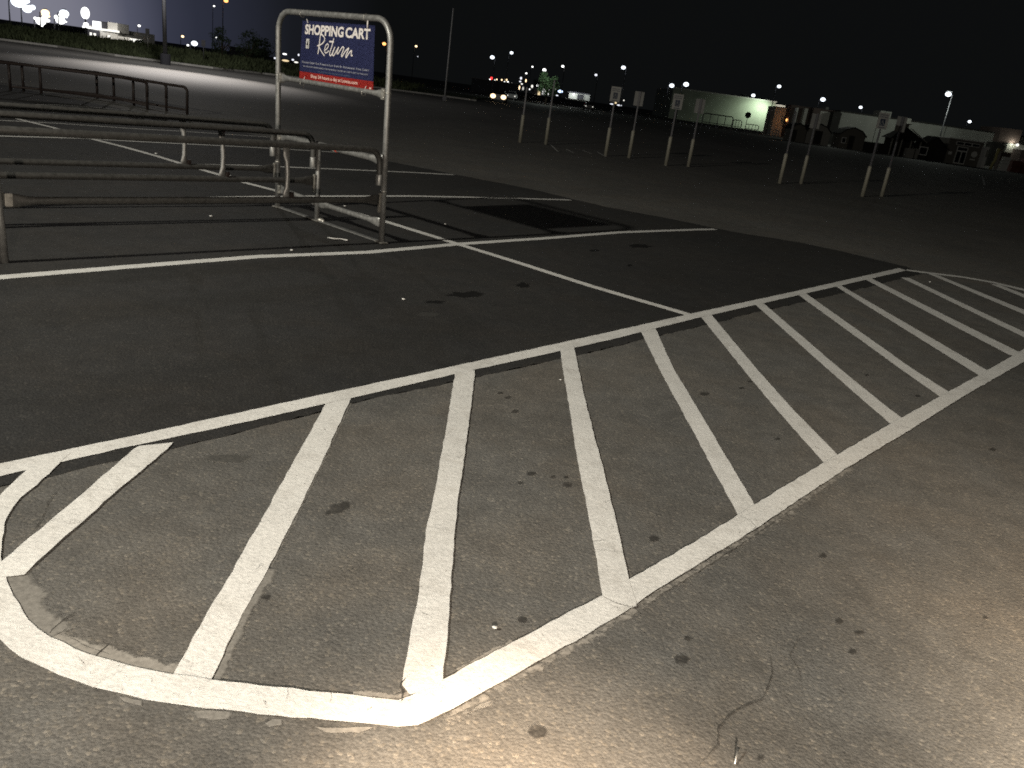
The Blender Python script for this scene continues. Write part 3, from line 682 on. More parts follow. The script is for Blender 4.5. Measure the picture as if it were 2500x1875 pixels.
for f in bm.faces:
    f.normal_update()
    if f.normal.dot(NB) < 0: f.normal_flip()
mesh_obj('script_lettering', bm, M['letter'], pan, offset=(0, 0, 0))
st = sheet('number_sticker', 0.083, 0.128, 0.295, 0.452, 0.004, M['white'], 2, 2, thick=0)
banner_text('4', 0.092, 0.119, 0.31, 0.438, M['black'], st, 0.01, off=0.0055)
sq = sheet('corner_mark', 0.957, 0.978, 0.945, 0.972, 0.004, M['letter_red'], 1, 1, thick=0)
# wire clips
def ring(c, r, name, seg=18):
    bm = bmesh.new(); pts = [c + LN*(r*math.cos(a*2*math.pi/seg)) + Vector((0, 0, 1))*(r*math.sin(a*2*math.pi/seg)) for a in range(seg+1)]
    tube(bm, pts, 0.0035, 6); return part(name, bm, M['zinc'], ban)
for x, y in ((739, 34), (894, 43)): ring(fr(x, y), RT*1.1, 'clip')
for x, y in ((738, 203), (888, 227)): ring(fr(x, y), 0.027, 'clip')
def hook(a, b, r=0.005):
    bm = bmesh.new(); tube(bm, [fr(*a, 0.008), fr(*b, 0.014)], r, 8); part('strap', bm, M['letter'], ban)
hook((749, 47), (752, 56), 0.004); hook((898, 50), (897, 69), 0.007); hook((744, 187), (741, 196), 0.003); hook((894, 210), (890, 219), 0.003)

# ================================================================ SMALL DARK CART RETURN FURTHER BACK
fp = [(457, 279), (406.5, 271), (360, 268), (327, 258), (279, 247), (238, 240), (101, 229), (58, 224), (26, 222)]
tp = [215, 213, 206, 200, 196, 192, 176, 172, 168]
far_root = empty('cart_return', G(457, 279), 'dark rust brown cart return standing alone beyond the stall lines', 'cart return')
FPT = [G(*p) for p in fp]
for i, p in enumerate(FPT):
    if i == 0: continue
    bm = bmesh.new(); tube(bm, [Vector((p.x, p.y, 0)), Vector((p.x-0.01, p.y, 0.62))], 0.032, 10); part('post', bm, M['umber'], far_root)
def fpost(i): return FPT[i]
for tri, sh in (((0, 3, 6), 0), ((1, 4, 7), 1), ((2, 5, 8), 2)):
    a, b, c = [FPT[k] for k in tri]; zt = 0.63
    d = (b-a).normalized(); e_ = c+(c-b).normalized()*2.0
    bm = bmesh.new(); r = 0.12
    pts = [Vector((a.x, a.y, 0.0 if tri[0] == 0 else 0.3)), Vector((a.x, a.y, zt-r))] + arc(Vector((a.x, a.y, zt-r))+d*r, r, math.pi, math.pi/2, 6, d, (0, 0, 1))[1:] + [Vector((b.x, b.y, zt)), Vector((c.x, c.y, zt)), Vector((e_.x, e_.y, zt))]
    tube(bm, pts, 0.034, 10); part('top_rail', bm, M['umber'], far_root)
    bm = bmesh.new(); tube(bm, [Vector((a.x, a.y, 0.10)), Vector((b.x, b.y, 0.10)), Vector((c.x, c.y, 0.10))], 0.024, 10); part('lower_rail', bm, M['umber'], far_root)

# ================================================================ SIGN POSTS IN CREAM BOLLARDS
def wheelchair(bm, c, s, n):
    """the accessibility symbol, s = height, in the XZ plane facing -Y"""
    def st(pts, wd):
        pp = [Vector((c[0]+x*s, n, c[2]+z*s)) for x, z in pts]
        tube(bm, pp, wd*s, 5)
    sphere(bm, (c[0]-0.06*s, n, c[2]+0.42*s), 0.075*s, 8, 6)
    st([(-0.06, 0.32), (-0.04, 0.0), (0.18, 0.0), (0.28, -0.36), (0.38, -0.33)], 0.045)
    st([(-0.05, 0.18), (0.14, 0.18)], 0.04)
    st([(-0.08+0.28*math.cos(a), -0.16+0.28*math.sin(a)) for a in [math.radians(q) for q in range(120, 345, 25)]], 0.04)
def sign_post(x, y, kind, h, label, seed, lean=0.0):
    p = G(x, y); r = empty('sign_post', p, label, 'sign post', 'sign posts set in cream bollards')
    def mk(name, bm, mat, parent=None, smooth=False):
        fin(bm); o = mesh_obj(name, bm, mat, parent or r, smooth, offset=(0, 0, 0)); return o
    bm = bmesh.new(); tube(bm, [(0, 0, 0), (lean*0.5, 0, 0.84), (lean*0.52, 0, 0.89)], [0.056, 0.056, 0.045], 14); mk('bollard', bm, M['cream'], smooth=True)
    ux = lean*1.5
    bm = bmesh.new(); box(bm, (ux*0.7, 0, (0.87+h)/2), (0.045, 0.03, h-0.87), 0); mk('post', bm, M['pole'])
    if kind == 'reserved':
        bm = bmesh.new(); box(bm, (ux, -0.03, h-0.225), (0.31, 0.004, 0.45), 0, 0.0); s = mk('sign_face', bm, M['sign_white'])
        bm = bmesh.new(); box(bm, (ux, -0.034, h-0.27), (0.145, 0.003, 0.19), 0); mk('symbol_field', bm, M['sign_dark'], s)
        bm = bmesh.new(); wheelchair(bm, (ux, 0, h-0.275), 0.15, -0.037); mk('symbol', bm, M['sign_white'], s)
        bm = bmesh.new(); box(bm, (ux, -0.034, h-0.415), (0.19, 0.003, 0.022), 0); mk('caption_bar', bm, M['sign_dark'], s)
        for k, wd in enumerate(('RESERVED', 'PARKING')):
            tb, x0, x1, y0, y1 = text_mesh(wd, 0.02)
            for v in tb.verts: v.co = Vector((ux-0.12+0.24*(v.co.x-x0)/(x1-x0), -0.0345, h-0.085-0.055*k+0.035*(v.co.y-y0)/(y1-y0)))
            mk('lettering', tb, M['sign_dark'], s)
    elif kind == 'back':
        bm = bmesh.new(); box(bm, (ux, 0.03, h-0.225), (0.30, 0.004, 0.44), 0); s = mk('sign_back', bm, M['sign_back'])
        bm = bmesh.new(); box(bm, (ux, 0.0, h-0.225), (0.065, 0.05, 0.45), 0); mk('channel', bm, M['pole'], s)
    return r
sign_post(1269, 348, 'none', 1.75, 'bare post in a cream bollard, farthest toward the headlights', 1)
sign_post(1332, 353, 'none', 2.1, 'bare dark post in a cream bollard between the lit tree and the kerb', 2)
sign_post(1478, 381, 'reserved', 2.13, 'accessible parking sign in front of the low lit building', 3)
sign_post(1535, 386, 'back', 2.10, 'sign seen from its back, beside the low lit building', 4)
sign_post(1625, 404, 'reserved', 2.16, 'accessible parking sign below the pair of bright lamps', 5)
sign_post(1680, 407, 'back', 2.13, 'sign seen from its back, overlapping the green lit wall', 6)
sign_post(1903, 448, 'none', 2.1, 'plain post in a cream bollard below the orange lamp', 7)
sign_post(1955, 449, 'back', 2.16, 'sign seen from its back, in front of the pale store wall by the orange lamp', 8)
sign_post(2105, 480, 'reserved', 2.40, 'accessible parking sign in front of the store and its sheds', 9)
sign_post(2152, 480, 'back', 2.40, 'dull sign seen from its back, in front of the dark gazebo shed', 10)
# worn stall lines by the bollards
for k, (a, b) in enumerate((((1345, 354), (1362, 370)), ((1382, 364), (1400, 373)), ((1420, 366), (1445, 376)), ((1458, 371), (1480, 383)))):
    line([a, b], 0.05, Z1, 'worn thin stall line among the cream bollards', 60+k)
line([(2398, 430), (2404, 452)], 0.10, Z1, 'single short white line in front of the store', 70)

# ================================================================ KERB AND GRASS BANK
kp = [(-260, 62), (0, 98), (140, 116), (280, 137), (405, 153), (520, 168), (640, 181), (860, 208), (1000, 225.5), (1081, 236), (1163, 247)]
K_ = [G(*p) for p in kp]
kk = (K_[1]-K_[0]).normalized()
# keep the kerb one smooth curve
bm = bmesh.new(); prev = None
for i, p in enumerate(K_):
    t = (K_[min(i+1, len(K_)-1)]-K_[max(i-1, 0)]).normalized(); s = Vector((-t.y, t.x, 0))
    if s.y < 0: s = -s
    q = [bm.verts.new(v) for v in (p, p+Vector((0, 0, 0.14)), p+s*0.35+Vector((0, 0, 0.15)), p+s*0.35)]
    if prev:
        for k in range(3): bm.faces.new((prev[k], q[k], q[k+1], prev[k+1]))
    prev = q
fin(bm); tag(mesh_obj('kerb', bm, M['kerb']), 'pale concrete kerb along the grass bank', kind='structure')
bm = bmesh.new(); rows = []
for i in range(len(K_)-1):
    for k in range(6):
        p = K_[i].lerp(K_[i+1], k/6); row = []
        for j, (d, z) in enumerate(((0.36, 0.10), (2, 0.35), (5, 0.75), (9, 1.05), (14, 1.1), (22, 0.9), (40, 0.3), (46, -0.05))):
            fade = 1.0 if i < 7 else max(0.15, 1-(i-6+k/6)*0.35)
            row.append(bm.verts.new((p.x+0.15*d*0, p.y+d, z*fade + (random.uniform(-0.10, 0.10) if j else 0)*fade)))
        rows.append(row)
for a, b in zip(rows[:-1], rows[1:]):
    for k in range(len(a)-1): bm.faces.new((a[k], b[k], b[k+1], a[k+1]))
fin(bm); tag(mesh_obj('hill', bm, M['grass'], smooth=True), 'low grass bank behind the kerb', kind='structure')
bm = bmesh.new(); rnd = random.Random(4)
for i in range(7000):
    k = rnd.random()**1.2*8.0; i0 = int(k); p = K_[i0].lerp(K_[i0+1], k-i0); d = 0.5+rnd.random()**1.3*9
    z = min(1.05, 0.12+d*0.125)*(1.0 if k < 7 else 0.7); hh = rnd.uniform(0.12, 0.34)*(1.5 if rnd.random() < 0.1 else 1)
    x, y = p.x+rnd.uniform(-.5, .5), p.y+d; a = rnd.uniform(0, 3.14); wx, wy = 0.09*math.cos(a), 0.09*math.sin(a)
    vs = [bm.verts.new(v) for v in ((x-wx, y-wy, z-0.05), (x+wx, y+wy, z-0.05), (x+rnd.uniform(-.12, .12), y+rnd.uniform(-.1, .1), z+hh))]
    bm.faces.new(vs)
tag(mesh_obj('grass', bm, M['grass']), 'rough tufted grass on the bank', kind='stuff')

# ================================================================ LAMPS
LAMPM = {'cool': emit('lamp_cool_white', (0.86, 0.93, 1.0), 2.4), 'white': emit('lamp_white', (1, 1, 0.97), 2.4), 'warm': emit('lamp_warm', (1.0, 0.72, 0.42), 2.6),
         'amber': emit('lamp_amber', (1.0, 0.42, 0.13), 2.6), 'red': emit('lamp_red', (1.0, 0.05, 0.05), 2.2), 'dim': emit('lamp_dim', (0.9, 0.92, 1.0), 1.2), 'blue': emit('sign_blue_white', (0.55, 0.7, 1.0), 3),
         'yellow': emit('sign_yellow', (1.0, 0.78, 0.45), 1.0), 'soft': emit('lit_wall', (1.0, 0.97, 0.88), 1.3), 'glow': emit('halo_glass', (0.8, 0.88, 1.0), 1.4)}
def street_lamp(x, y, Y, px, kind, label, arm=1, cat='street lamp', group='street lamps in the distance', two=False):
    px *= 1.25 if x < 300 else 1.1
    """x,y: lamp head in the photo, Y metres away, px: head width in photo pixels"""
    h = at(x, y, Y); s = px/FPX*Y
    r = empty('street_lamp', (h.x-arm*s*0.7, h.y, 0), label, cat, group)
    ph = max(h.z, 1.5)
    def mk(name, bm, mat, parent=None, smooth=True):
        fin(bm); return mesh_obj(name, bm, mat, parent or r, smooth, offset=(0, 0, 0))
    bm = bmesh.new(); tube(bm, [(0, 0, 0), (0, 0, ph)], [0.11, 0.07], 8); mk('pole', bm, M['pole'])
    bm = bmesh.new(); tube(bm, [(0, 0, ph-0.05), (arm*s*0.25, 0, ph+0.06), (arm*s*0.6, 0, ph+0.06*s)], 0.05, 6); mk('arm', bm, M['pole'])
    bm = bmesh.new()
    hs = 0.35 if x < 300 else 0.9
    box(bm, (arm*s*0.7, 0, ph+0.42*s), (s*hs, s*hs*0.8, 0.10*s), 0, 0.02*s); mk('housing', bm, M['pole'], smooth=False)
    bm = bmesh.new(); sphere(bm, (arm*s*0.7, -0.05, ph), s*0.5, 14, 10, (1.0, 0.8, 0.75)); mk('lamp_glass', bm, LAMPM[kind])
    if x < 300:       # extra glowing blobs added, so the big heads read as irregular glare
        rnd = random.Random(int(x))
        for k in range(4):
            a = rnd.uniform(0, 6.28); q = rnd.uniform(0.45, 0.7)
            bm = bmesh.new(); sphere(bm, (arm*s*0.7+math.cos(a)*s*q, 0.05, ph+math.sin(a)*s*q*0.8), s*rnd.uniform(0.12, 0.24), 10, 8, (rnd.uniform(0.8, 1.7), 0.8, rnd.uniform(0.5, 1.1))); mk('glare_blob', bm, LAMPM[kind])
    return r
L_ = [
 (45, 4, 115, 26, 'cool', 'huge bluish white lamp at the very top corner of the lit district', 1),
 (67, 22, 120, 17, 'cool', 'bluish lamp just below the biggest lamp', 1),
 (111, 31, 130, 15, 'warm', 'warm tinted lamp between two bluish lamps', 1),
 (157, 33, 125, 17, 'cool', 'bluish lamp above the low bright canopies', 1),
 (100, 52, 140, 18, 'white', 'low white lamp under the warm tinted lamp', 1),
 (148, 50, 140, 17, 'white', 'low white lamp beside the oval lit sign', 1),
 (295, 61, 260, 5, 'white', 'tiny white lamp right of the lit restaurant', 1),
 (340, 63, 260, 6, 'white', 'tiny white lamp left of the tall dark pole', 1),
 (446, 89, 220, 6, 'warm', 'small warm lamp right of the tall dark pole', 1),
 (475, 106, 130, 13, 'cool', 'bright bluish lamp low over the grass bank', 1),
 (459, 117, 190, 5, 'white', 'tiny white lamp just under the bright bluish one', -1),
 (527, 91, 260, 4, 'white', 'tiny white lamp over the dark trees', 1),
 (523, 15, 240, 4, 'white', 'tiny white lamp high in the dark sky', 1),
 (552, 2, 170, 9, 'amber', 'amber lamp at the top edge of the sky', 1),
 (938, 107, 260, 8, 'amber', 'orange lamp seen inside the tall sign frame', -1),
 (1016, 113, 300, 5, 'warm', 'small warm lamp right of the tall sign frame', 1),
 (1202, 140, 170, 9, 'cool', 'bright bluish lamp above the red signal', -1),
 (1249, 129, 190, 7, 'cool', 'lamp beside the bright bluish one above the signal', 1),
 (1300, 163, 300, 4, 'white', 'tiny lamp above the distant traffic', 1),
 (1285, 179, 300, 4, 'white', 'tiny lamp low above the distant traffic', 1),
 (1329, 171, 200, 8, 'white', 'lamp whose light falls on the pale green tree', -1),
 (1374, 162, 200, 6, 'white', 'slim white lamp right of the pale green tree', -1),
 (1455, 183, 220, 6, 'dim', 'faint lamp over the low lit building', -1),
 (1522, 165, 170, 9, 'cool', 'bright lamp alone in the sky over two accessible signs', -1),
 (1640, 209, 190, 10, 'cool', 'left one of the bright pair above the green lit wall', 1),
 (1675, 206, 180, 11, 'cool', 'right one of the bright pair above the green lit wall', 1),
 (1839, 233, 260, 8, 'cool', 'lamp peeping over the roof of the green lit wall', 1),
 (1902, 211, 170, 8, 'cool', 'lamp on a slim pole in front of the green lit wall', 1),
 (2009, 243, 230, 10, 'cool', 'lamp over the store roof near the orange lamp', 1),
 (2101, 262, 300, 7, 'cool', 'small tilted lamp just over the store roof', -1),
 (2315, 230, 150, 12, 'cool', 'brightest lamp over the store on a curved pole', -1),
 (2367, 297, 240, 7, 'cool', 'small lamp over the right end of the store roof', 1),
]
for a in L_: street_lamp(*a)
def distant_light(x, y, Y, wpx, hpx, kind, label, name='distant_light', group='small lights of the distant town'):
    c = at(x, y, Y); s = Y/FPX; bm = bmesh.new()
    sphere(bm, (0, 0, 0), 0.5, 10, 8, (wpx*s, 0.3*wpx*s, hpx*s)); fin(bm)
    o = mesh_obj(name, bm, LAMPM[kind], smooth=True); o.location = c
    return tag(o, label, 'light', group)
DL = [(573, 130, 9, 7, 'yellow', 'blurred yellowish lit window over the grass bank'), (590, 127, 5, 4, 'white', 'small white point right of the yellowish window'), (583, 135, 6, 3, 'yellow', 'small yellow smear under the yellowish window'),
 (620, 135, 2.5, 9, 'soft', 'thin upright light near the sign frame'), (632, 127, 4, 5, 'dim', 'faint light right of the thin upright one'), (640, 129, 3, 3, 'dim', 'faint point beside the frame post'),
 (675, 130, 4, 3, 'white', 'white point touching the frame post'), (695, 132, 10, 3.5, 'white', 'short white bar inside the frame'), (672, 142, 7, 4, 'dim', 'dull light left of the frame post'),
 (697, 148, 17, 4.5, 'yellow', 'long yellow shop sign seen inside the frame'), (715, 146, 6, 4, 'dim', 'pale blue light inside the frame'), (723, 152, 10, 3.5, 'soft', 'white bar at the banner edge'), (729, 134, 4, 5, 'dim', 'bluish point at the banner edge'),
 (1200, 191, 6, 6, 'red', 'red traffic signal above the headlights'), (1196, 194, 3, 3, 'white', 'white point touching the red signal'), (1190, 200, 5, 5, 'soft', 'pale round light below the red signal'), (1186, 212, 4, 4, 'white', 'white point low at the left of the traffic'), (1196, 212, 6, 6, 'soft', 'warm round light left of the headlights'),
 (1208, 197, 3, 6, 'soft', 'upright light right of the red signal'), (1213, 194, 3, 3, 'warm', 'warm point over the headlights'), (1225, 195, 3.5, 3.5, 'warm', 'second warm point over the headlights'), (1236, 195, 5, 5, 'warm', 'orange tinted round light over the traffic'),
 (1232, 200, 4, 3, 'white', 'white point under the orange tinted light'), (1240, 200, 4, 3, 'white', 'white point right of the orange tinted light'), (1217, 204, 5, 7, 'warm', 'warm light just above the headlights'), (1228, 205, 6, 4, 'soft', 'flat white light above the headlights'),
 (1249, 204, 3.5, 4, 'soft', 'round white light right of the headlights'), (1252, 210, 3, 3, 'soft', 'small point beneath the round white light'), (1239, 213, 3.5, 9, 'warm', 'upright warm bar right of the headlights'),
 (1268, 214, 3, 9, 'warm', 'upright warm bar left of the parked bright cars'), (1277, 216, 3.5, 9, 'soft', 'second upright bar by the parked bright cars'), (1260, 217, 2.5, 6, 'dim', 'dim upright bar above the kerb right of the headlights'), (1272, 191, 5, 6, 'dim', 'pale greenish stacked light'), (1270, 199, 5, 3, 'dim', 'pale greenish flat light'), (1274, 205, 5, 3, 'soft', 'flat light between the greenish light and the bar'),
 (1284, 197, 3, 7, 'warm', 'upright warm light left of the pale green tree'), (1299, 211, 5, 7, 'soft', 'white light at the foot of the pale green tree'), (1312, 211, 5, 12, 'white', 'tall white light at the foot of the pale green tree'), (1293, 218, 3, 3, 'white', 'white point low left of the tree'), (1307, 225, 5, 11, 'soft', 'white panel under the tree'), (1321, 219, 6, 4, 'soft', 'small light left of the bright white panel'),
 (1357, 216, 4, 3, 'soft', 'small light right of the tree'), (1360, 233, 6, 2.5, 'dim', 'low pale streak right of the tree'), (1446, 252, 3, 2, 'dim', 'low faint point right of the low lit building'), (1499, 241, 2, 2, 'dim', 'small point behind the accessible sign'), (1511, 239, 5, 5, 'white', 'white light touching the accessible sign edge'), (1523, 245, 3, 3, 'soft', 'small white light right of the accessible sign'),
 (1502, 251, 8, 4, 'yellow', 'flat yellowish light under the accessible sign'), (1512, 257, 12, 3, 'dim', 'pale low strip under the accessible sign'), (1494, 254, 10, 2.5, 'dim', 'dim strip behind the sign post'), (1020, 138, 2, 2, 'dim', 'very faint point under the small warm lamp')]
for i, a in enumerate(DL):
    x, y, wp, hp, kd, lb = a; distant_light(x, y, 330+7*(i % 5), wp, hp, kd, lb)
distant_light(1368, 223, 300, 12, 6, 'blue', 'glowing bluish white oval shop sign', 'oval_sign', None)
# oval sign on a pole by the lit restaurant
c = at(208, 32, 118); r = empty('lit_oval_sign', (c.x, c.y, 0), 'tall round white lit sign beside the restaurant', 'sign')
def mk2(root_, name, bm, mat, smooth=False):
    fin(bm); return mesh_obj(name, bm, mat, root_, smooth, offset=(0, 0, 0))
bm = bmesh.new(); tube(bm, [(0, 0, 0), (0, 0, c.z)], 0.10, 8); mk2(r, 'pole', bm, M['pole'])
bm = bmesh.new(); sphere(bm, (0, 0, c.z), 0.5, 16, 12, (1.2, 0.4, 1.5)); mk2(r, 'sign_face', bm, LAMPM['white'], True)
bm = bmesh.new(); sphere(bm, (0.05, 0, c.z-1.45), 0.5, 14, 10, (0.75, 0.4, 0.65)); mk2(r, 'lower_sign', bm, LAMPM['white'], True)
# tall dark pole by the kerb, with its lamp head above the frame
b0 = G(404, 158); r = empty('lamp_pole', b0, 'tall plain dark pole standing at the kerb', 'lamp pole')
bm = bmesh.new(); tube(bm, [(0, 0, 0), (-0.2, 0, 10.0)], [0.16, 0.11], 10); mk2(r, 'pole', bm, metal('grey_pole', (0.16, 0.16, 0.17), 0.5, 0.2), True)
bm = bmesh.new(); tube(bm, [(0, 0, 0), (0, 0, 0.75)], 0.36, 16); mk2(r, 'footing', bm, plain('dark_concrete', (0.05, 0.05, 0.06), 0.9), False)
bm = bmesh.new(); tube(bm, [(-0.2, 0, 9.9), (1.2, -3.0, 10.1)], 0.06, 8); mk2(r, 'arm', bm, M['pole'])
bm = bmesh.new(); box(bm, (1.5, -3.8, 10.15), (0.5, 0.9, 0.2), 0, 0.03); mk2(r, 'lamp_head', bm, M['pole'])
b0 = G(1085, 247); t0 = at(1107, 20, b0.y); r = empty('utility_pole', b0, 'very thin dark pole rising between the sign frame and the red signal', 'pole')
bm = bmesh.new(); tube(bm, [(0, 0, 0), (t0.x-b0.x, 0, t0.z)], [0.07, 0.05], 8); mk2(r, 'shaft', bm, plain('grey_pole_paint', (0.3, 0.3, 0.3), 0.6), True)
bm = bmesh.new(); box(bm, (0, 0, 0.2), (0.35, 0.35, 0.4), 0, 0.03); mk2(r, 'footing', bm, M['pole'])
# small sign on a white post at the bank, and a second dark one
for x, y, yt, lb, mt_ in ((361, 114, 70, 'small blank sign on a pale thin post on the grass bank', M['zinc']), (497, 130, 98, 'dark round-cornered sign on a thin post on the grass bank', M['pole'])):
    Yb = 74; b0 = at(x, y, Yb); t0 = at(x+1, yt, Yb)
    r = empty('roadside_sign', (b0.x, Yb, 0.9), lb, 'sign')
    bm = bmesh.new(); tube(bm, [(0, 0, -0.3), (0, 0, t0.z-1.1)], 0.035, 8); mk2(r, 'post', bm, mt_, True)
    bm = bmesh.new(); box(bm, (0, -0.05, t0.z-0.9-0.25), (0.34, 0.02, 0.5), 0, 0.006); mk2(r, 'sign_face', bm, M['sign_back'] if x < 400 else M['pole'])

# ================================================================ LIT RESTAURANT OVER THE ROAD
M['rest'] = plain('restaurant_stucco', (0.55, 0.54, 0.52), 0.8, 0.2, 0.1, 0.5); M['restd'] = plain('restaurant_dark', (0.04, 0.04, 0.05), 0.7)
Yr = 150.0
def zx(x, y, Y=None): p = at(x, y, Y or Yr); return p
r = empty('restaurant', at(255, 95, Yr), 'boxy white lit restaurant with glowing parapet lights beyond the bank', 'building')
def rb(name, x0, y0, x1, y1, d, mat, yoff=0.0, parent=None, root_=None, Y=None):
    """box whose front face covers photo pixels x0,y0 (top left) .. x1,y1 (bottom right); d deep"""
    Y = (Y or Yr)+yoff; a = at(x0, y0, Y); b = at(x1, y1, Y); c1 = at((x0+x1)/2, y0, Y); c2 = at((x0+x1)/2, y1, Y)
    bm = bmesh.new(); xa = at(x0, (y0+y1)/2, Y).x; xb = at(x1, (y0+y1)/2, Y).x
    box2(bm, (xa, Y, c2.z), (xb, Y+d, c1.z)); fin(bm)
    return mesh_obj(name, bm, mat, parent or root_ or r)
wl = rb('wall', 215, 66, 287, 98, 14, M['rest'])
rb('entrance_tower', 226, 52, 244, 70, 3, LAMPM['white'], -1.0)
rb('wing', 246, 53, 262, 74, 4, M['restd'], -0.6); rb('side_tower', 263, 55, 287, 78, 4, M['rest'], -1.0)
rb('light_strip', 246, 72, 288, 77, 0.5, LAMPM['soft'], -1.6); rb('light_strip', 201, 66, 246, 70, 0.5, LAMPM['white'], -1.6)
rb('window', 219, 79, 223, 86, 0.2, LAMPM['soft'], -0.8); rb('window', 228, 81, 233, 87, 0.2, LAMPM['soft'], -0.8); rb('window', 263, 86, 268, 92, 0.2, LAMPM['soft'], -0.8)
rb('shade_panel', 214, 73, 242, 90, 0.3, M['restd'], -0.4)
rb('low_wall', 288, 90, 318, 97, 2, M['rest'], -0.4); 
vroot = empty('box_truck', at(325, 101, 146), 'white lit box truck parked right of the restaurant', 'truck')
rb('cargo_box', 317, 94, 332, 102, 2.2, LAMPM['soft'], 0, root_=vroot, Y=146); rb('cab', 332, 97, 337, 103, 2.0, M['restd'], 0.1, root_=vroot, Y=146)
for xx in (320, 334): 
    p = at(xx, 104, 145.9); bm = bmesh.new(); tube(bm, [p, p+Vector((0, 0.4, 0))], 0.4, 12); fin(bm); mesh_obj('wheel', bm, M['pole'], vroot)
lamp('restaurant_light', 'SPOT', tuple(at(255, 58, 140)), 3500, (1.0, 0.95, 0.85), tuple(at(265, 85, 150)), 0.3, 80, 1.0)
# dark low buildings behind the bank under the big lamps
for i, (x0, y0, x1, y1, lb) in enumerate(((100, 62, 205, 92, 'long dark building under the low white lamps'), (560, 118, 615, 140, 'dark building with the yellowish window'), (1150, 198, 1260, 222, 'dark block behind the distant traffic'))):
    q = empty('dark_building', at(x0, y1, 170+10*i), lb, 'building')
    rb('wall', x0, y0, x1, y1+10, 10, M['restd'], root_=q, Y=170+10*i); rb('roof_edge', x0-2, y0-2, x1+2, y0, 11, M['pole'], -0.5, root_=q, Y=170+10*i)

# ================================================================ TREES
def tree(x, y, Y, hm, wm, label, mat, n=900, seed=0, name='tree', dark=False):
    b = at(x, y, Y); rnd = random.Random(seed); z0 = min(b.z, 0.8) if dark else 0
    t = empty(name, (b.x, Y, 0), label, 'tree')
    bm = bmesh.new(); tube(bm, [(0, 0, 0), (0.1, 0, hm*0.3), (-0.05, 0, hm*0.62)], [0.16*hm/5, 0.12*hm/5, 0.05], 8)
    for k in range(7):
        a = rnd.uniform(0, 6.28); q = rnd.uniform(0.25, 0.45)
        tube(bm, [(0, 0, hm*q), (math.cos(a)*wm*0.2, math.sin(a)*wm*0.2, hm*(q+0.12)), (math.cos(a)*wm*0.38, math.sin(a)*wm*0.38, hm*(q+0.28))], [0.07, 0.05, 0.02], 6)
    fin(bm); mesh_obj('trunk', bm, M['bark'], t, offset=(0, 0, 0))
    bm = bmesh.new()
    cl = []
    for k in range(26):
        a = rnd.uniform(0, 6.28); e_ = rnd.uniform(-0.8, 1.0); rr_ = rnd.random()**0.5
        cl.append((math.cos(a)*wm*0.42*rr_*math.cos(e_), math.sin(a)*wm*0.42*rr_*math.cos(e_), hm*0.62+hm*0.33*math.sin(e_), rnd.uniform(0.12, 0.22)*wm))
    for k in range(n):
        cx, cy, cz, cr = rnd.choice(cl); v = Vector((rnd.gauss(0, 1), rnd.gauss(0, 1), rnd.gauss(0, 1))).normalized()*cr*rnd.random()**0.4
        p = Vector((cx, cy, cz))+v; s = rnd.uniform(0.05, 0.12)*wm/4
        u = Vector((rnd.gauss(0, 1), rnd.gauss(0, 1), rnd.gauss(0, 1))).normalized(); w_ = u.orthogonal().normalized()
        vs = [bm.verts.new(p+u*s*1.4), bm.verts.new(p+w_*s), bm.verts.new(p-u*s*1.4), bm.verts.new(p-w_*s)]; bm.faces.new(vs)
    mesh_obj('crown', bm, mat, t, offset=(0, 0, 0))
tree(1334, 232, 150, 5.2, 4.2, 'pale green lit tree under a street lamp', M['leaf'], 2200, 1)
tree(1312, 225, 200, 4.6, 3.6, 'dark leafy tree behind the pale green one', M['bush'], 900, 2)
tree(541, 142, 82, 3.6, 2.2, 'dark tree on the grass bank', M['bush'], 900, 3, dark=True)
tree(606, 147, 84, 3.8, 2.4, 'dark tree on the bank near the sign frame', M['bush'], 900, 4, dark=True)
tree(342, 106, 84, 1.6, 0.9, 'small pointed pale shrub tree on the bank', M['leaf'], 500, 5, dark=True)
tree(640, 150, 95, 3.2, 3.4, 'wide dark tree just left of the sign frame', M['bush'], 900, 6, dark=True)
lamp('tree_lamp_light', 'POINT', tuple(at(1329, 173, 147)+Vector((0.5, -1.0, 0))), 420, (0.9, 1.0, 0.92), size=0.2)

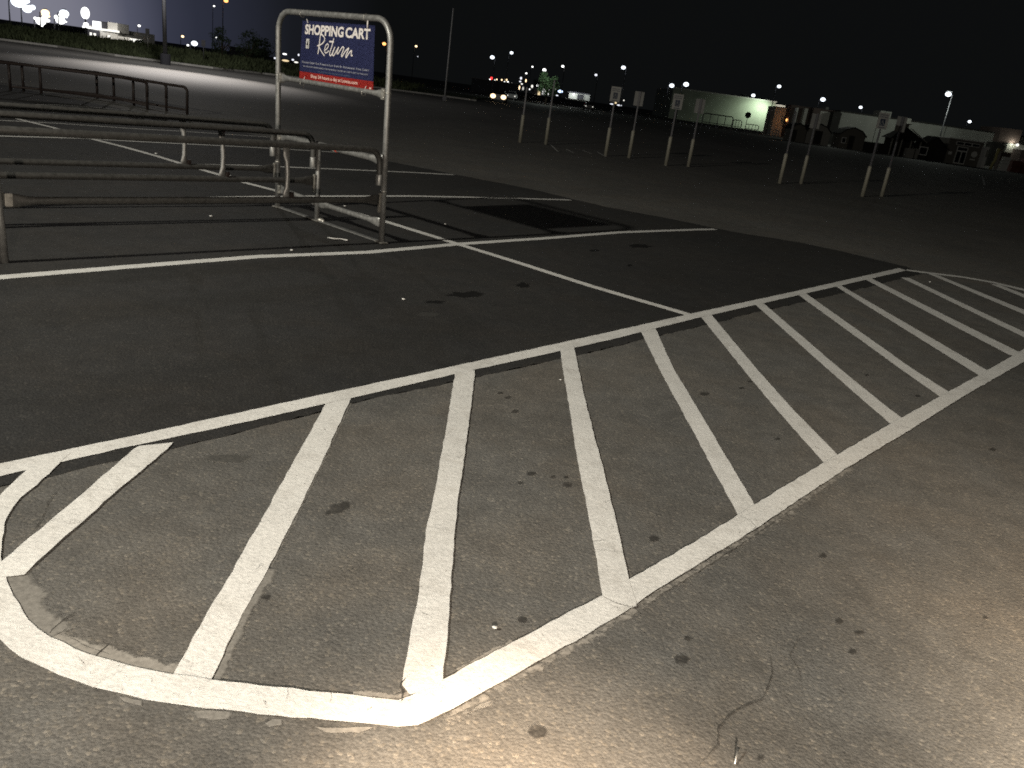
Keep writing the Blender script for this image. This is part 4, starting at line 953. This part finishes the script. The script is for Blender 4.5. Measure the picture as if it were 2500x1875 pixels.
# ================================================================ CAR WITH HEADLIGHTS, TRAFFIC
M['carp'] = plain('dark_car_paint', (0.03, 0.03, 0.035), 0.3, 0.6); M['glass'] = plain('car_glass', (0.01, 0.012, 0.015), 0.08, 0.7)
def car(x, y, Y, s, label, mat, lights=True):
    b = at(x, y, Y); t = empty('car', (b.x, Y, 0), label, 'car')
    prof = [(-0.9, 0.35), (-0.92, 0.75), (-0.88, 0.95), (-0.70, 1.02), (-0.60, 1.42), (0.60, 1.42), (0.70, 1.02), (0.88, 0.95), (0.92, 0.75), (0.9, 0.35)]
    bm = bmesh.new(); rings = []
    for yy, k, zc in ((-2.1, 0.93, 0.62), (-1.9, 1, 0.68), (-0.9, 1, 0.72), (-0.2, 1, 1), (1.2, 1, 1), (2.0, 1, 0.75), (2.2, .95, .7)):
        rings.append([bm.verts.new((px*k, yy, pz if pz < 0.8 else 0.8+(pz-0.8)*(zc if zc < .9 else 1)*(1 if zc > .9 else 0.35))) for px, pz in prof])
    for a, b_ in zip(rings[:-1], rings[1:]):
        for k in range(len(prof)): bm.faces.new((a[k], a[(k+1) % 10], b_[(k+1) % 10], b_[k]))
    bm.faces.new(rings[0]); bm.faces.new(rings[-1][::-1]); fin(bm); mesh_obj('body', bm, mat, t, offset=(0, 0, 0))
    bm = bmesh.new(); vs = [bm.verts.new(v) for v in ((-0.74, -0.92, 1.0), (0.74, -0.92, 1.0), (0.6, -0.28, 1.38), (-0.6, -0.28, 1.38))]; bm.faces.new(vs); mesh_obj('windscreen', bm, M['glass'], t, offset=(0, 0, 0.01))
    for sx in (-1, 1):
        for sy in (-1.35, 1.35):
            bm = bmesh.new(); tube(bm, [(sx*0.72, sy, 0.33), (sx*0.93, sy, 0.33)], 0.33, 14); fin(bm); mesh_obj('wheel', bm, M['black'], t, offset=(0, 0, 0))
        bm = bmesh.new(); sphere(bm, (sx*0.62, -2.12, 0.68), s, 12, 8, (1, 0.3, 0.8)); fin(bm); mesh_obj('headlight', bm, LAMPM['warm' if lights == 1 else 'soft'], t, offset=(0, 0, 0))
    return t
car(1221, 220, 105, 0.32, 'oncoming car with glaring headlights under the red signal', M['carp'], 1)
car(1251, 222, 150, 0.10, 'pale car just right of the glaring headlights', plain('pale_car_paint', (0.5, 0.5, 0.5), 0.4), 2)
car(1440, 244, 160, 0.08, 'dim car below the low lit building', M['carp'], 2)

# lit white panel (shop window) under the tree and the low lit building
q = empty('lit_kiosk', at(1333, 232, 190), 'small kiosk with a blazing white front under the tree', 'kiosk')
rb('front_window', 1323, 216, 1341, 231, 0.3, LAMPM['white'], root_=q, Y=190); rb('wall', 1300, 213, 1345, 233, 3, M['restd'], 0.5, root_=q, Y=190); rb('side_window', 1313, 222, 1319, 232, 0.3, LAMPM['yellow'], root_=q, Y=190)
q = empty('low_building', at(1410, 246, 180), 'low building lit by one wall lamp behind the cream bollards', 'building')
wall_g = plain('plaster_wall', (0.45, 0.46, 0.44), 0.8, 0.2, 0.15, 0.6)
rb('wall', 1388, 228, 1440, 246, 8, wall_g, root_=q, Y=180); rb('roof', 1386, 226, 1442, 229, 9, M['restd'], -0.5, root_=q, Y=180)
rb('dark_bay', 1409, 231, 1425, 242, 0.2, M['restd'], -0.25, root_=q, Y=180); rb('wall_lamp', 1399, 228, 1403, 232, 0.3, LAMPM['white'], -0.5, root_=q, Y=180)
rb('pavement_step', 1380, 243, 1442, 246, 2, wall_g, -2.5, root_=q, Y=180)
lamp('low_building_light', 'POINT', tuple(at(1401, 231, 178.4)), 160, (0.95, 1.0, 0.95), size=0.1)
lamp('low_building_light', 'POINT', tuple(at(1432, 232, 178.4)), 60, (0.95, 1.0, 0.95), size=0.1)

# ================================================================ GREEN LIT BUILDING
Yg = 250.0
M['gwall'] = plain('pale_green_block_wall', (0.50, 0.55, 0.46), 0.85, 0.2, 0.12, 0.35)
M['trimw'] = plain('white_trim', (0.7, 0.7, 0.66), 0.6)
gb = empty('warehouse', at(1875, 316, Yg), 'flat roofed block with a wall washed in green light', 'building')
a = at(1650, 222, Yg); b = at(1897, 251, Yg); c = at(1876, 330, Yg)
zt = b.z; xr = at(1886, 285, Yg).x; xl = at(1640, 240, Yg).x
bm = bmesh.new(); box2(bm, (xl, Yg, 0), (xr, Yg+40, zt)); fin(bm); mesh_obj('wall', bm, M['gwall'], gb)
bm = bmesh.new(); box2(bm, (xl-0.2, Yg-0.2, zt), (xr+0.2, Yg+40, zt+0.35)); fin(bm); mesh_obj('roof_edge', bm, M['trimw'], gb)
for k in range(3):
    x0 = xr+1.0+k*1.6
    bm = bmesh.new(); box2(bm, (x0, Yg+0.5+k, 0), (x0+0.5, Yg+1.3+k, zt-0.9-0.4*k)); fin(bm); mesh_obj('column', bm, M['trimw'], gb)
bm = bmesh.new(); box2(bm, (xr+0.2, Yg+0.4, zt-0.9), (xr+3.0, Yg+4, zt-0.4)); fin(bm); mesh_obj('canopy', bm, M['trimw'], gb)
rb('rooftop_unit', 1812, 230, 1822, 240, 3, M['restd'], 6, root_=gb, Y=Yg)
lamp('green_wall_light', 'SPOT', (xr-3.2, Yg-4.5, zt-0.2), 2600, (0.84, 1.0, 0.76), (xr-5.5, Yg, zt-5.5), 0.3, 150, 1.0)
lamp('column_fill_light', 'POINT', (xr+2.0, Yg-3.0, zt-1.2), 300, (1.0, 0.93, 0.78), size=0.2)  # added fill to brighten the columns; no lamp is there
bm = bmesh.new(); box2(bm, (xr-3.4, Yg-3.0, zt+0.35), (xr-3.0, Yg-0.2, zt+0.5)); box(bm, (xr-3.2, Yg-3.0, zt+0.8), (0.6, 0.5, 0.2)); fin(bm); mesh_obj('flood_lamp', bm, M['pole'], gb)
# stop sign back and corral silhouettes in front of it
c = at(1826, 281, 120); q = empty('stop_sign', (c.x, 120, 0), 'octagonal sign seen as a silhouette against the green wall', 'sign')
bm = bmesh.new(); rr_ = 7.0/FPX*120*1.05
vs = [bm.verts.new((rr_*math.cos(R(22.5+45*k)), -0.06, c.z+rr_*math.sin(R(22.5+45*k)))) for k in range(8)]; f = bm.faces.new(vs)
ex = bmesh.ops.extrude_face_region(bm, geom=[f]); bmesh.ops.translate(bm, verts=[v for v in ex['geom'] if isinstance(v, bmesh.types.BMVert)], vec=(0, 0.02, 0)); fin(bm); mesh_obj('sign_face', bm, plain('dark_green_sign', (0.02, 0.03, 0.02), 0.8), q, offset=(0, 0, 0))
bm = bmesh.new(); tube(bm, [(0, 0, 0), (0, 0, c.z)], 0.035, 8); mesh_obj('post', bm, M['pole'], q, offset=(0, 0, 0))
def rack(x0, y0, x1, y1, Y, n, label, legs=None):
    a = at(x0, y0, Y); b = at(x1, y1, Y); q = empty('cart_rack', (a.x, Y, 0), label, 'cart return')
    zt_ = at((x0+x1)/2, (y0+y1)/2, Y).z; W_ = b.x-a.x
    bm = bmesh.new(); r_ = 0.25
    pts = [Vector((0, 0, 0)), Vector((0, 0, zt_-r_))]+arc((r_, 0, zt_-r_), r_, math.pi, math.pi/2, 5, (1, 0, 0), (0, 0, 1))[1:]+arc((W_-r_, 0, zt_-r_), r_, math.pi/2, 0, 5, (1, 0, 0), (0, 0, 1))+[Vector((W_, 0, 0))]
    tube(bm, pts, 0.06, 8, flat_dir=(0, 1, 0)); fin(bm); mesh_obj('frame', bm, M['pole'], q, offset=(0, 0, 0))
    bm = bmesh.new(); tube(bm, [(0, 0, zt_*0.5), (W_, 0, zt_*0.5)], 0.04, 8); fin(bm); mesh_obj('lower_rail', bm, M['pole'], q, offset=(0, 0, 0))
    for k in range(1, n):
        bm = bmesh.new(); tube(bm, [(W_*k/n, 0.02, 0), (W_*k/n, 0.02, zt_-0.03)], 0.04, 8); fin(bm); mesh_obj('spindle', bm, M['pole'], q, offset=(0, 0, 0))
    return q
rack(1718, 277, 1791, 285, 110, 4, 'tall dark cart rack silhouette against the dim end of the green wall')
rack(1791, 292, 1812, 295, 130, 3, 'small dark rack next to the tall one')
rack(1822, 302, 1853, 307, 150, 4, 'low dark rack beneath the octagonal sign')
rack(1876, 315, 1902, 319, 150, 4, 'low rack at the lit corner of the green wall')

# ================================================================ STORE WITH ITS SHEDS
Ys = 165.0
M['swall'] = plain('store_block_wall', (0.40, 0.405, 0.37), 0.85, 0.2, 0.10, 0.5)
M['sdark'] = plain('store_dark_pier', (0.045, 0.043, 0.04), 0.8, 0.2, 0.2, 0.8)
M['slight'] = plain('store_pale_panel', (0.52, 0.51, 0.46), 0.8, 0.2, 0.08, 0.5)
M['sbrown'] = plain('store_brown_wall', (0.13, 0.10, 0.09), 0.85, 0.2, 0.2, 0.7)
so = empty('store', at(2250, 392, Ys), 'long pale block-walled store with dark piers behind the garden sheds', 'building')
zroof = at(2240, 299, Ys).z
def xg(x, y, Y=Ys): return at(x, y, Y).x
def sbox(name, xa, xb, z0, z1, y0, y1, mat, parent=so):
    bm = bmesh.new(); box2(bm, (xa, y0, z0), (xb, y1, z1)); fin(bm); return mesh_obj(name, bm, mat, parent)
X0, X1 = xg(2046, 300), xg(2560, 370)
sbox('wall', X0, X1, 0, zroof, Ys, Ys+14, M['swall'])
sbox('roof_edge', X0-0.1, X1, zroof, zroof+0.25, Ys-0.15, Ys+14, M['sdark'])
def seam(x): sbox('wall_seam', xg(x, 350), xg(x+1.2, 350), 0, zroof-0.05, Ys-0.03, Ys+0.02, M['sdark'])
for x in (2128, 2298): seam(x)
# piers and panels left of it
XL = xg(1936, 290)
sbox('side_wing', XL, X0, 0, zroof+0.1, Ys+3, Ys+6.5, M['sbrown'])
sbox('pier', xg(2026, 300), xg(2046, 300), 0, zroof-0.2, Ys-0.8, Ys+3, M['sdark'])
sbox('pale_panel', xg(2003, 295), xg(2026, 300), 0, zroof-0.3, Ys+1.2, Ys+3, M['slight'])
sbox('pier', xg(1985, 290), xg(2003, 290), 0, zroof+0.1, Ys+1.0, Ys+3, M['sbrown'])
sbox('pale_panel', xg(1966, 290), xg(1974, 290), 0, zroof-0.2, Ys+1.6, Ys+3, M['slight'])
sbox('pale_column', xg(1945, 290), xg(1950, 290), 0, zroof-0.3, Ys+1.6, Ys+3, M['trimw'])
lw = sbox('lamp_recess', xg(1908, 290), xg(1940, 290), 0, zroof-0.5, Ys+6, Ys+12, plain('beige_wall', (0.5, 0.42, 0.34), 0.8))
p = at(1922, 293, Ys+4)
bm = bmesh.new(); sphere(bm, p, 0.28, 12, 8); fin(bm); mesh_obj('wall_lamp', bm, emit('orange_lamp', (1.0, 0.42, 0.12), 3), so, True)
lamp('orange_wall_light', 'POINT', tuple(p+Vector((0, -0.6, 0))), 110, (1.0, 0.45, 0.18), size=0.2)
# raised caps on the roof line
sbox('roof_cap', xg(2146, 280), xg(2174, 280), zroof, zroof+1.15, Ys-0.4, Ys+3, M['swall'])
sbox('pier', xg(2192, 320), xg(2200, 320), 0, zroof+0.6, Ys-0.3, Ys+1, M['slight']); sbox('pier', xg(2206, 320), xg(2216, 320), 0, zroof+0.5, Ys-0.3, Ys+1, M['slight'])
sbox('pier', xg(2405, 360), xg(2430, 360), 0, zroof-1.6, Ys-2.5, Ys+0.5, M['sdark'])
sbox('entrance_tower', xg(2430, 320), xg(2482, 320), zroof-1.4, zroof+1.1, Ys-2.0, Ys+6, M['sbrown'])
sbox('entrance_soffit', xg(2446, 345), xg(2560, 345), zroof-3.0, zroof-1.4, Ys-2.2, Ys-1.0, M['swall'])
sbox('back_wall', xg(2446, 345), xg(2560, 345), 0, zroof-3.0, Ys-0.4, Ys-0.2, M['slight'])
lamp('entrance_light', 'POINT', tuple(at(2470, 352, Ys-2.2)), 420, (1.0, 1.0, 0.82), size=0.15)
for x, y in ((2484, 354), (2497, 371)):
    p = at(x, y, Ys-2.6); bm = bmesh.new(); sphere(bm, p, 0.27, 10, 8); fin(bm); mesh_obj('porch_lamp', bm, LAMPM['soft'], so, True)
sbox('display_shed_wall', xg(2450, 370), xg(2482, 370), 0.8, 3.6, Ys-6, Ys-3, M['sbrown'])
sbox('roof_unit', xg(2078, 265), xg(2086, 265), zroof+0.2, zroof+0.9, Ys+15, Ys+18, M['swall'])
# general dim light that reaches the store front from the lot lamp in front of it
lamp('store_lamp_light', 'POINT', tuple(at(2315, 232, 148)), 1500, (0.92, 1.0, 0.88), size=0.3)
lamp('store_lamp_light', 'POINT', tuple(at(2050, 235, 140)), 550, (0.95, 1.0, 0.88), size=0.3)

Yh = 125.0
M['shed'] = plain('shed_siding', (0.16, 0.15, 0.13), 0.8, 0.2, 0.15, 3.0, stretch=(1, 1, 12)); M['shedl'] = plain('pale_shed_siding', (0.30, 0.29, 0.26), 0.8, 0.2, 0.1, 3.0)
M['shroof'] = plain('shingle_roof', (0.028, 0.026, 0.026), 0.9, 0.1, 0.3, 4.0, 0.5); M['shdoor'] = plain('dark_shed_door', (0.03, 0.028, 0.026), 0.8)
def shed(x0, x1, yb, hw, hr, label, body, door=None, depth=3.2, gambrel=True, win=None, overhang=0.15, Y=Yh, trim=True, dcol=None):
    a = G(x0, yb) ; xa = at(x0, yb, Y).x; xb = at(x1, yb+(x1-x0)*0.14, Y).x; W_ = xb-xa
    q = empty('garden_shed', (xa, Y, 0), label, 'shed', 'garden sheds displayed in front of the store')
    bm = bmesh.new()
    if gambrel: pr = [(0, 0), (W_, 0), (W_, hw), (W_*0.82, hw+(hr-hw)*0.65), (W_*0.5, hr), (W_*0.18, hw+(hr-hw)*0.65), (0, hw)]
    else: pr = [(0, 0), (W_, 0), (W_, hw), (W_*0.5, hr), (0, hw)]
    f1 = [bm.verts.new((x, 0, z)) for x, z in pr]; f2 = [bm.verts.new((x, depth, z)) for x, z in pr]
    bm.faces.new(f1); bm.faces.new(f2[::-1])
    for k in range(len(pr)): bm.faces.new((f1[k], f1[(k+1) % len(pr)], f2[(k+1) % len(pr)], f2[k]))
    fin(bm); wl = mesh_obj('wall', bm, body, q, offset=(0, 0, 0))
    bm = bmesh.new(); top = pr[2:]; o = overhang
    tp_ = [(top[0][0]+o, top[0][1]-o*0.4)]+[t for t in top[1:-1]]+[(top[-1][0]-o, top[-1][1]-o*0.4)]
    for (xa_, za), (xb_, zb) in zip(tp_[:-1], tp_[1:]):
        vs = [bm.verts.new(v) for v in ((xa_, -0.2, za+0.02), (xb_, -0.2, zb+0.02), (xb_, depth+0.2, zb+0.02), (xa_, depth+0.2, za+0.02), (xa_, -0.2, za+0.14), (xb_, -0.2, zb+0.14), (xb_, depth+0.2, zb+0.14), (xa_, depth+0.2, za+0.14))]
        for ix in ((0, 1, 2, 3), (7, 6, 5, 4), (0, 4, 5, 1), (1, 5, 6, 2), (2, 6, 7, 3), (3, 7, 4, 0)): bm.faces.new([vs[i] for i in ix])
    fin(bm); mesh_obj('roof', bm, M['shroof'], q, offset=(0, 0, 0))
    for d in (door or []):
        bm = bmesh.new(); box2(bm, (W_*d[0], -0.05, 0.05), (W_*d[1], -0.01, d[2])); fin(bm); mesh_obj('door', bm, dcol or M['shdoor'], q, offset=(0, 0, 0))
    for d in (win or []):
        bm = bmesh.new(); box2(bm, (W_*d[0], -0.06, d[2]), (W_*d[1], -0.01, d[3])); fin(bm); wf = mesh_obj('window', bm, M['trimw'], q, offset=(0, 0, 0))
        bm = bmesh.new(); dx = (d[1]-d[0])*W_*0.14; dz = (d[3]-d[2])*0.14; box2(bm, (W_*d[0]+dx, -0.075, d[2]+dz), (W_*d[1]-dx, -0.062, d[3]-dz)); fin(bm); mesh_obj('pane', bm, M['glass'], wf, offset=(0, 0, 0))
    return q
shed(1925, 1962, 345, 1.65, 2.45, 'first barn-roofed shed, next to the orange lamp', M['shed'], [(0.1, 0.4, 1.6)], win=None)
shed(1964, 2020, 350, 1.75, 2.75, 'barn-roofed shed with two pale wall panels beside a dark door', M['shedl'], [(0.33, 0.66, 1.9)])
shed(2044, 2104, 362, 1.9, 2.9, 'barn-roofed shed with an open dark doorway, in front of the wide pale wall', M['shed'], [(0.36, 0.58, 1.85)], win=[(0.08, 0.26, 0.7, 1.5)])
shed(2240, 2302, 392, 1.75, 3.2, 'gable shed with pale roof edges left of the booth', M['shdoor'], [], gambrel=False, win=None)
# open gazebo shed
xa = at(2168, 377, Yh).x; xb = at(2240, 387, Yh).x; W_ = xb-xa
q = empty('gazebo', (xa, Yh, 0), 'dark open gazebo with a cupola and a sloping roof', 'gazebo')
for sx in (0.02, 0.34, 0.66, 0.98):
    bm = bmesh.new(); box2(bm, (W_*sx-0.08, 0, 0), (W_*sx+0.08, 0.16, 2.3)); fin(bm); mesh_obj('post', bm, M['shedl'], q, offset=(0, 0, 0))
bm = bmesh.new(); vs = [bm.verts.new(v) for v in ((-0.4, -0.4, 2.3), (W_+0.5, -0.4, 2.3), (W_+0.5, 3.4, 2.3), (-0.4, 3.4, 2.3), (W_*0.38, 1.2, 4.0), (W_*0.52, 1.2, 4.0), (W_*0.52, 1.9, 4.0), (W_*0.38, 1.9, 4.0))]
for ix in ((0, 1, 2, 3), (7, 6, 5, 4), (0, 4, 5, 1), (1, 5, 6, 2), (2, 6, 7, 3), (3, 7, 4, 0)): bm.faces.new([vs[i] for i in ix])
fin(bm); mesh_obj('roof', bm, M['shroof'], q, offset=(0, 0, 0))
bm = bmesh.new(); box2(bm, (W_*0.36, 1.1, 4.0), (W_*0.54, 2.0, 4.4)); fin(bm); mesh_obj('cupola', bm, M['shed'], q, offset=(0, 0, 0))
bm = bmesh.new(); box2(bm, (W_*0.30, 1.0, 4.4), (W_*0.60, 2.1, 4.5)); fin(bm); mesh_obj('cupola_roof', bm, M['shroof'], q, offset=(0, 0, 0))
bm = bmesh.new(); box2(bm, (0, 2.6, 0.0), (W_, 2.7, 2.3)); fin(bm); mesh_obj('back_panel', bm, M['shdoor'], q, offset=(0, 0, 0))
bm = bmesh.new(); tube(bm, [(W_*0.48, -0.42, 3.9), (W_+0.5, -0.45, 2.32)], 0.07, 6); fin(bm); mesh_obj('ridge_trim', bm, M['shedl'], q, offset=(0, 0, 0))
# crated goods
def crate(x0, x1, y0, y1, Y, mat, label, name='crate', cat='crate', d=1.0, group=None):
    a = at(x0, y1, Y); b = at(x1, y0, Y); h = at((x0+x1)/2, y0, Y).z; q = empty(name, (a.x, Y, 0), label, cat, group)
    W_ = abs(at(x1, (y0+y1)/2, Y).x-at(x0, (y0+y1)/2, Y).x)
    bm = bmesh.new(); box(bm, (W_/2, d/2, h/2), (W_, d, h), 0, 0.03); fin(bm); mesh_obj('body', bm, mat, q, offset=(0, 0, 0))
    return q, W_, h
crate(2106, 2135, 346, 372, Yh, M['shdoor'], 'dark low wooden box between the third shed and the sign posts', 'storage_box', 'box')
crate(2140, 2166, 350, 377, Yh, M['shdoor'], 'dark low wooden box right beside the gazebo', 'storage_box', 'box')
for i, (x0, x1, y0, y1, lb) in enumerate(((2211, 2230, 362, 381, 'pale boxed goods on the gazebo floor'), (2233, 2240, 363, 383, 'narrow pale boxed goods left of the framed window panel'))):
    crate(x0, x1, y0, y1, Yh-1.5, M['shedl'], lb, 'goods_box', 'box')
# framed window panel leaning
p = at(2252, 375, Yh-1.2); q = empty('framed_window_panel', (p.x, Yh-1.2, 0), 'white framed window panel standing before the gable shed', 'window panel')
for nm, bx, mt_ in (('frame', ((-0.62, 0, 0.6), (0.62, 0.08, 1.75)), M['trimw']), ('pane', ((-0.48, -0.02, 0.72), (0.48, 0.0, 1.63)), M['glass']), ('stand', ((-0.55, 0.02, 0), (0.55, 0.06, 0.6)), M['shdoor'])):
    bm = bmesh.new(); box2(bm, *bx); fin(bm); mesh_obj(nm, bm, mt_, q, offset=(0, 0, 0))
# booth with the white framed door
xa = at(2303, 396, Yh).x; xb = at(2386, 408, Yh).x; W_ = xb-xa
q = empty('sales_booth', (xa, Yh, 0), 'dark flat-roofed booth with a white framed glass door and a row of top windows', 'booth')
def bpart(name, a, b, mat, parent=None):
    bm = bmesh.new(); box2(bm, a, b); fin(bm); return mesh_obj(name, bm, mat, parent or q, offset=(0, 0, 0))
HB = 3.35
bpart('wall', (0, 0, 0), (W_, 3.2, HB), M['shed'])
bpart('roof', (-0.2, -0.3, HB), (W_+0.3, 3.4, HB+0.12), M['trimw'])
dx0 = W_*0.27
fd = bpart('door', (dx0, -0.06, 0.1), (dx0+1.55, -0.01, 2.45), M['trimw'])
bpart('pane', (dx0+0.12, -0.08, 0.25), (dx0+0.70, -0.065, 1.75), M['glass'], fd); bpart('pane', (dx0+0.85, -0.08, 0.25), (dx0+1.43, -0.065, 1.75), M['glass'], fd); bpart('pane', (dx0+0.12, -0.08, 1.95), (dx0+1.43, -0.065, 2.33), M['glass'], fd)
tw = bpart('transom_window', (W_*0.2, -0.06, 2.62), (W_*0.88, -0.01, 3.1), M['trimw'])
for k in range(3): bpart('pane', (W_*0.2+0.1+k*W_*0.226, -0.08, 2.70), (W_*0.2-0.05+(k+1)*W_*0.226, -0.065, 3.02), M['glass'], tw)
bpart('side_panel', (W_*0.97, -1.2, 0), (W_*1.06, -0.02, 2.9), M['trimw']); bpart('notice', (W_*1.0, -1.26, 1.5), (W_*1.05, -1.21, 2.5), M['shedl'])
bm = bmesh.new(); tube(bm, [(W_*0.80, -0.06, 1.65), (W_*0.80, -0.01, 1.65)], 0.42, 18); fin(bm); mesh_obj('round_notice', bm, M['trimw'], q, offset=(0, 0, 0))
bpart('small_notice', (W_*0.72, -0.05, 0.85), (W_*0.86, -0.01, 1.0), M['trimw']); bpart('small_notice', (W_*0.06, -0.05, 1.2), (W_*0.16, -0.01, 1.6), M['trimw'])
# yellow wrapped post, white ice chest, red stacked goods
p = at(2418, 412, Yh); q = empty('wrapped_post', (p.x, Yh, 0), 'crooked pale yellow post beside the dark store pier', 'post')
bm = bmesh.new(); tube(bm, [(0, 0, 0), (0.02, 0, 0.6), (0.28, 0, 1.3), (0.22, 0, 2.0), (0.35, 0, 2.9)], [0.22, 0.18, 0.2, 0.2, 0.28], 10); fin(bm); mesh_obj('sleeve', bm, plain('yellow_wrap', (0.5, 0.45, 0.2), 0.7), q, True, offset=(0, 0, 0))
bm = bmesh.new(); tube(bm, [(0.35, 0, 2.85), (0.5, 0, 3.0), (0.8, 0, 2.9)], 0.06, 6); fin(bm); mesh_obj('strap', bm, M['shedl'], q, offset=(0, 0, 0))
p = at(2441, 416, Yh); q = empty('ice_chest', (p.x, Yh, 0), 'stack of white chest boxes beside the crooked yellow post', 'ice chest')
for nm, bx in (('lower_box', ((0, 0, 0), (0.95, 0.9, 0.95))), ('middle_box', ((0.1, 0, 0.98), (1.0, 0.9, 1.4))), ('upper_box', ((0.2, 0, 1.44), (1.1, 0.9, 1.9)))):
    bm = bmesh.new(); box2(bm, *bx); fin(bm); mesh_obj(nm, bm, M['trimw'], q, offset=(0, 0, 0))
M['redgoods'] = plain('red_bags', (0.14, 0.05, 0.04), 0.7, 0.3, 0.4, 2.0)
for i, (x0, x1, y0, y1, lb) in enumerate(((2466, 2490, 392, 418, 'reddish stacked bags beside the white chest boxes'), (2491, 2520, 388, 422, 'tall reddish pallet of bags at the store entrance'), (2438, 2462, 372, 396, 'brown pallet load behind the white chest boxes'))):
    crate(x0, x1, y0, y1, Yh+(4 if i == 2 else 0.5), M['redgoods'] if i < 2 else M['sbrown'], lb, 'goods_pallet', 'pallet')
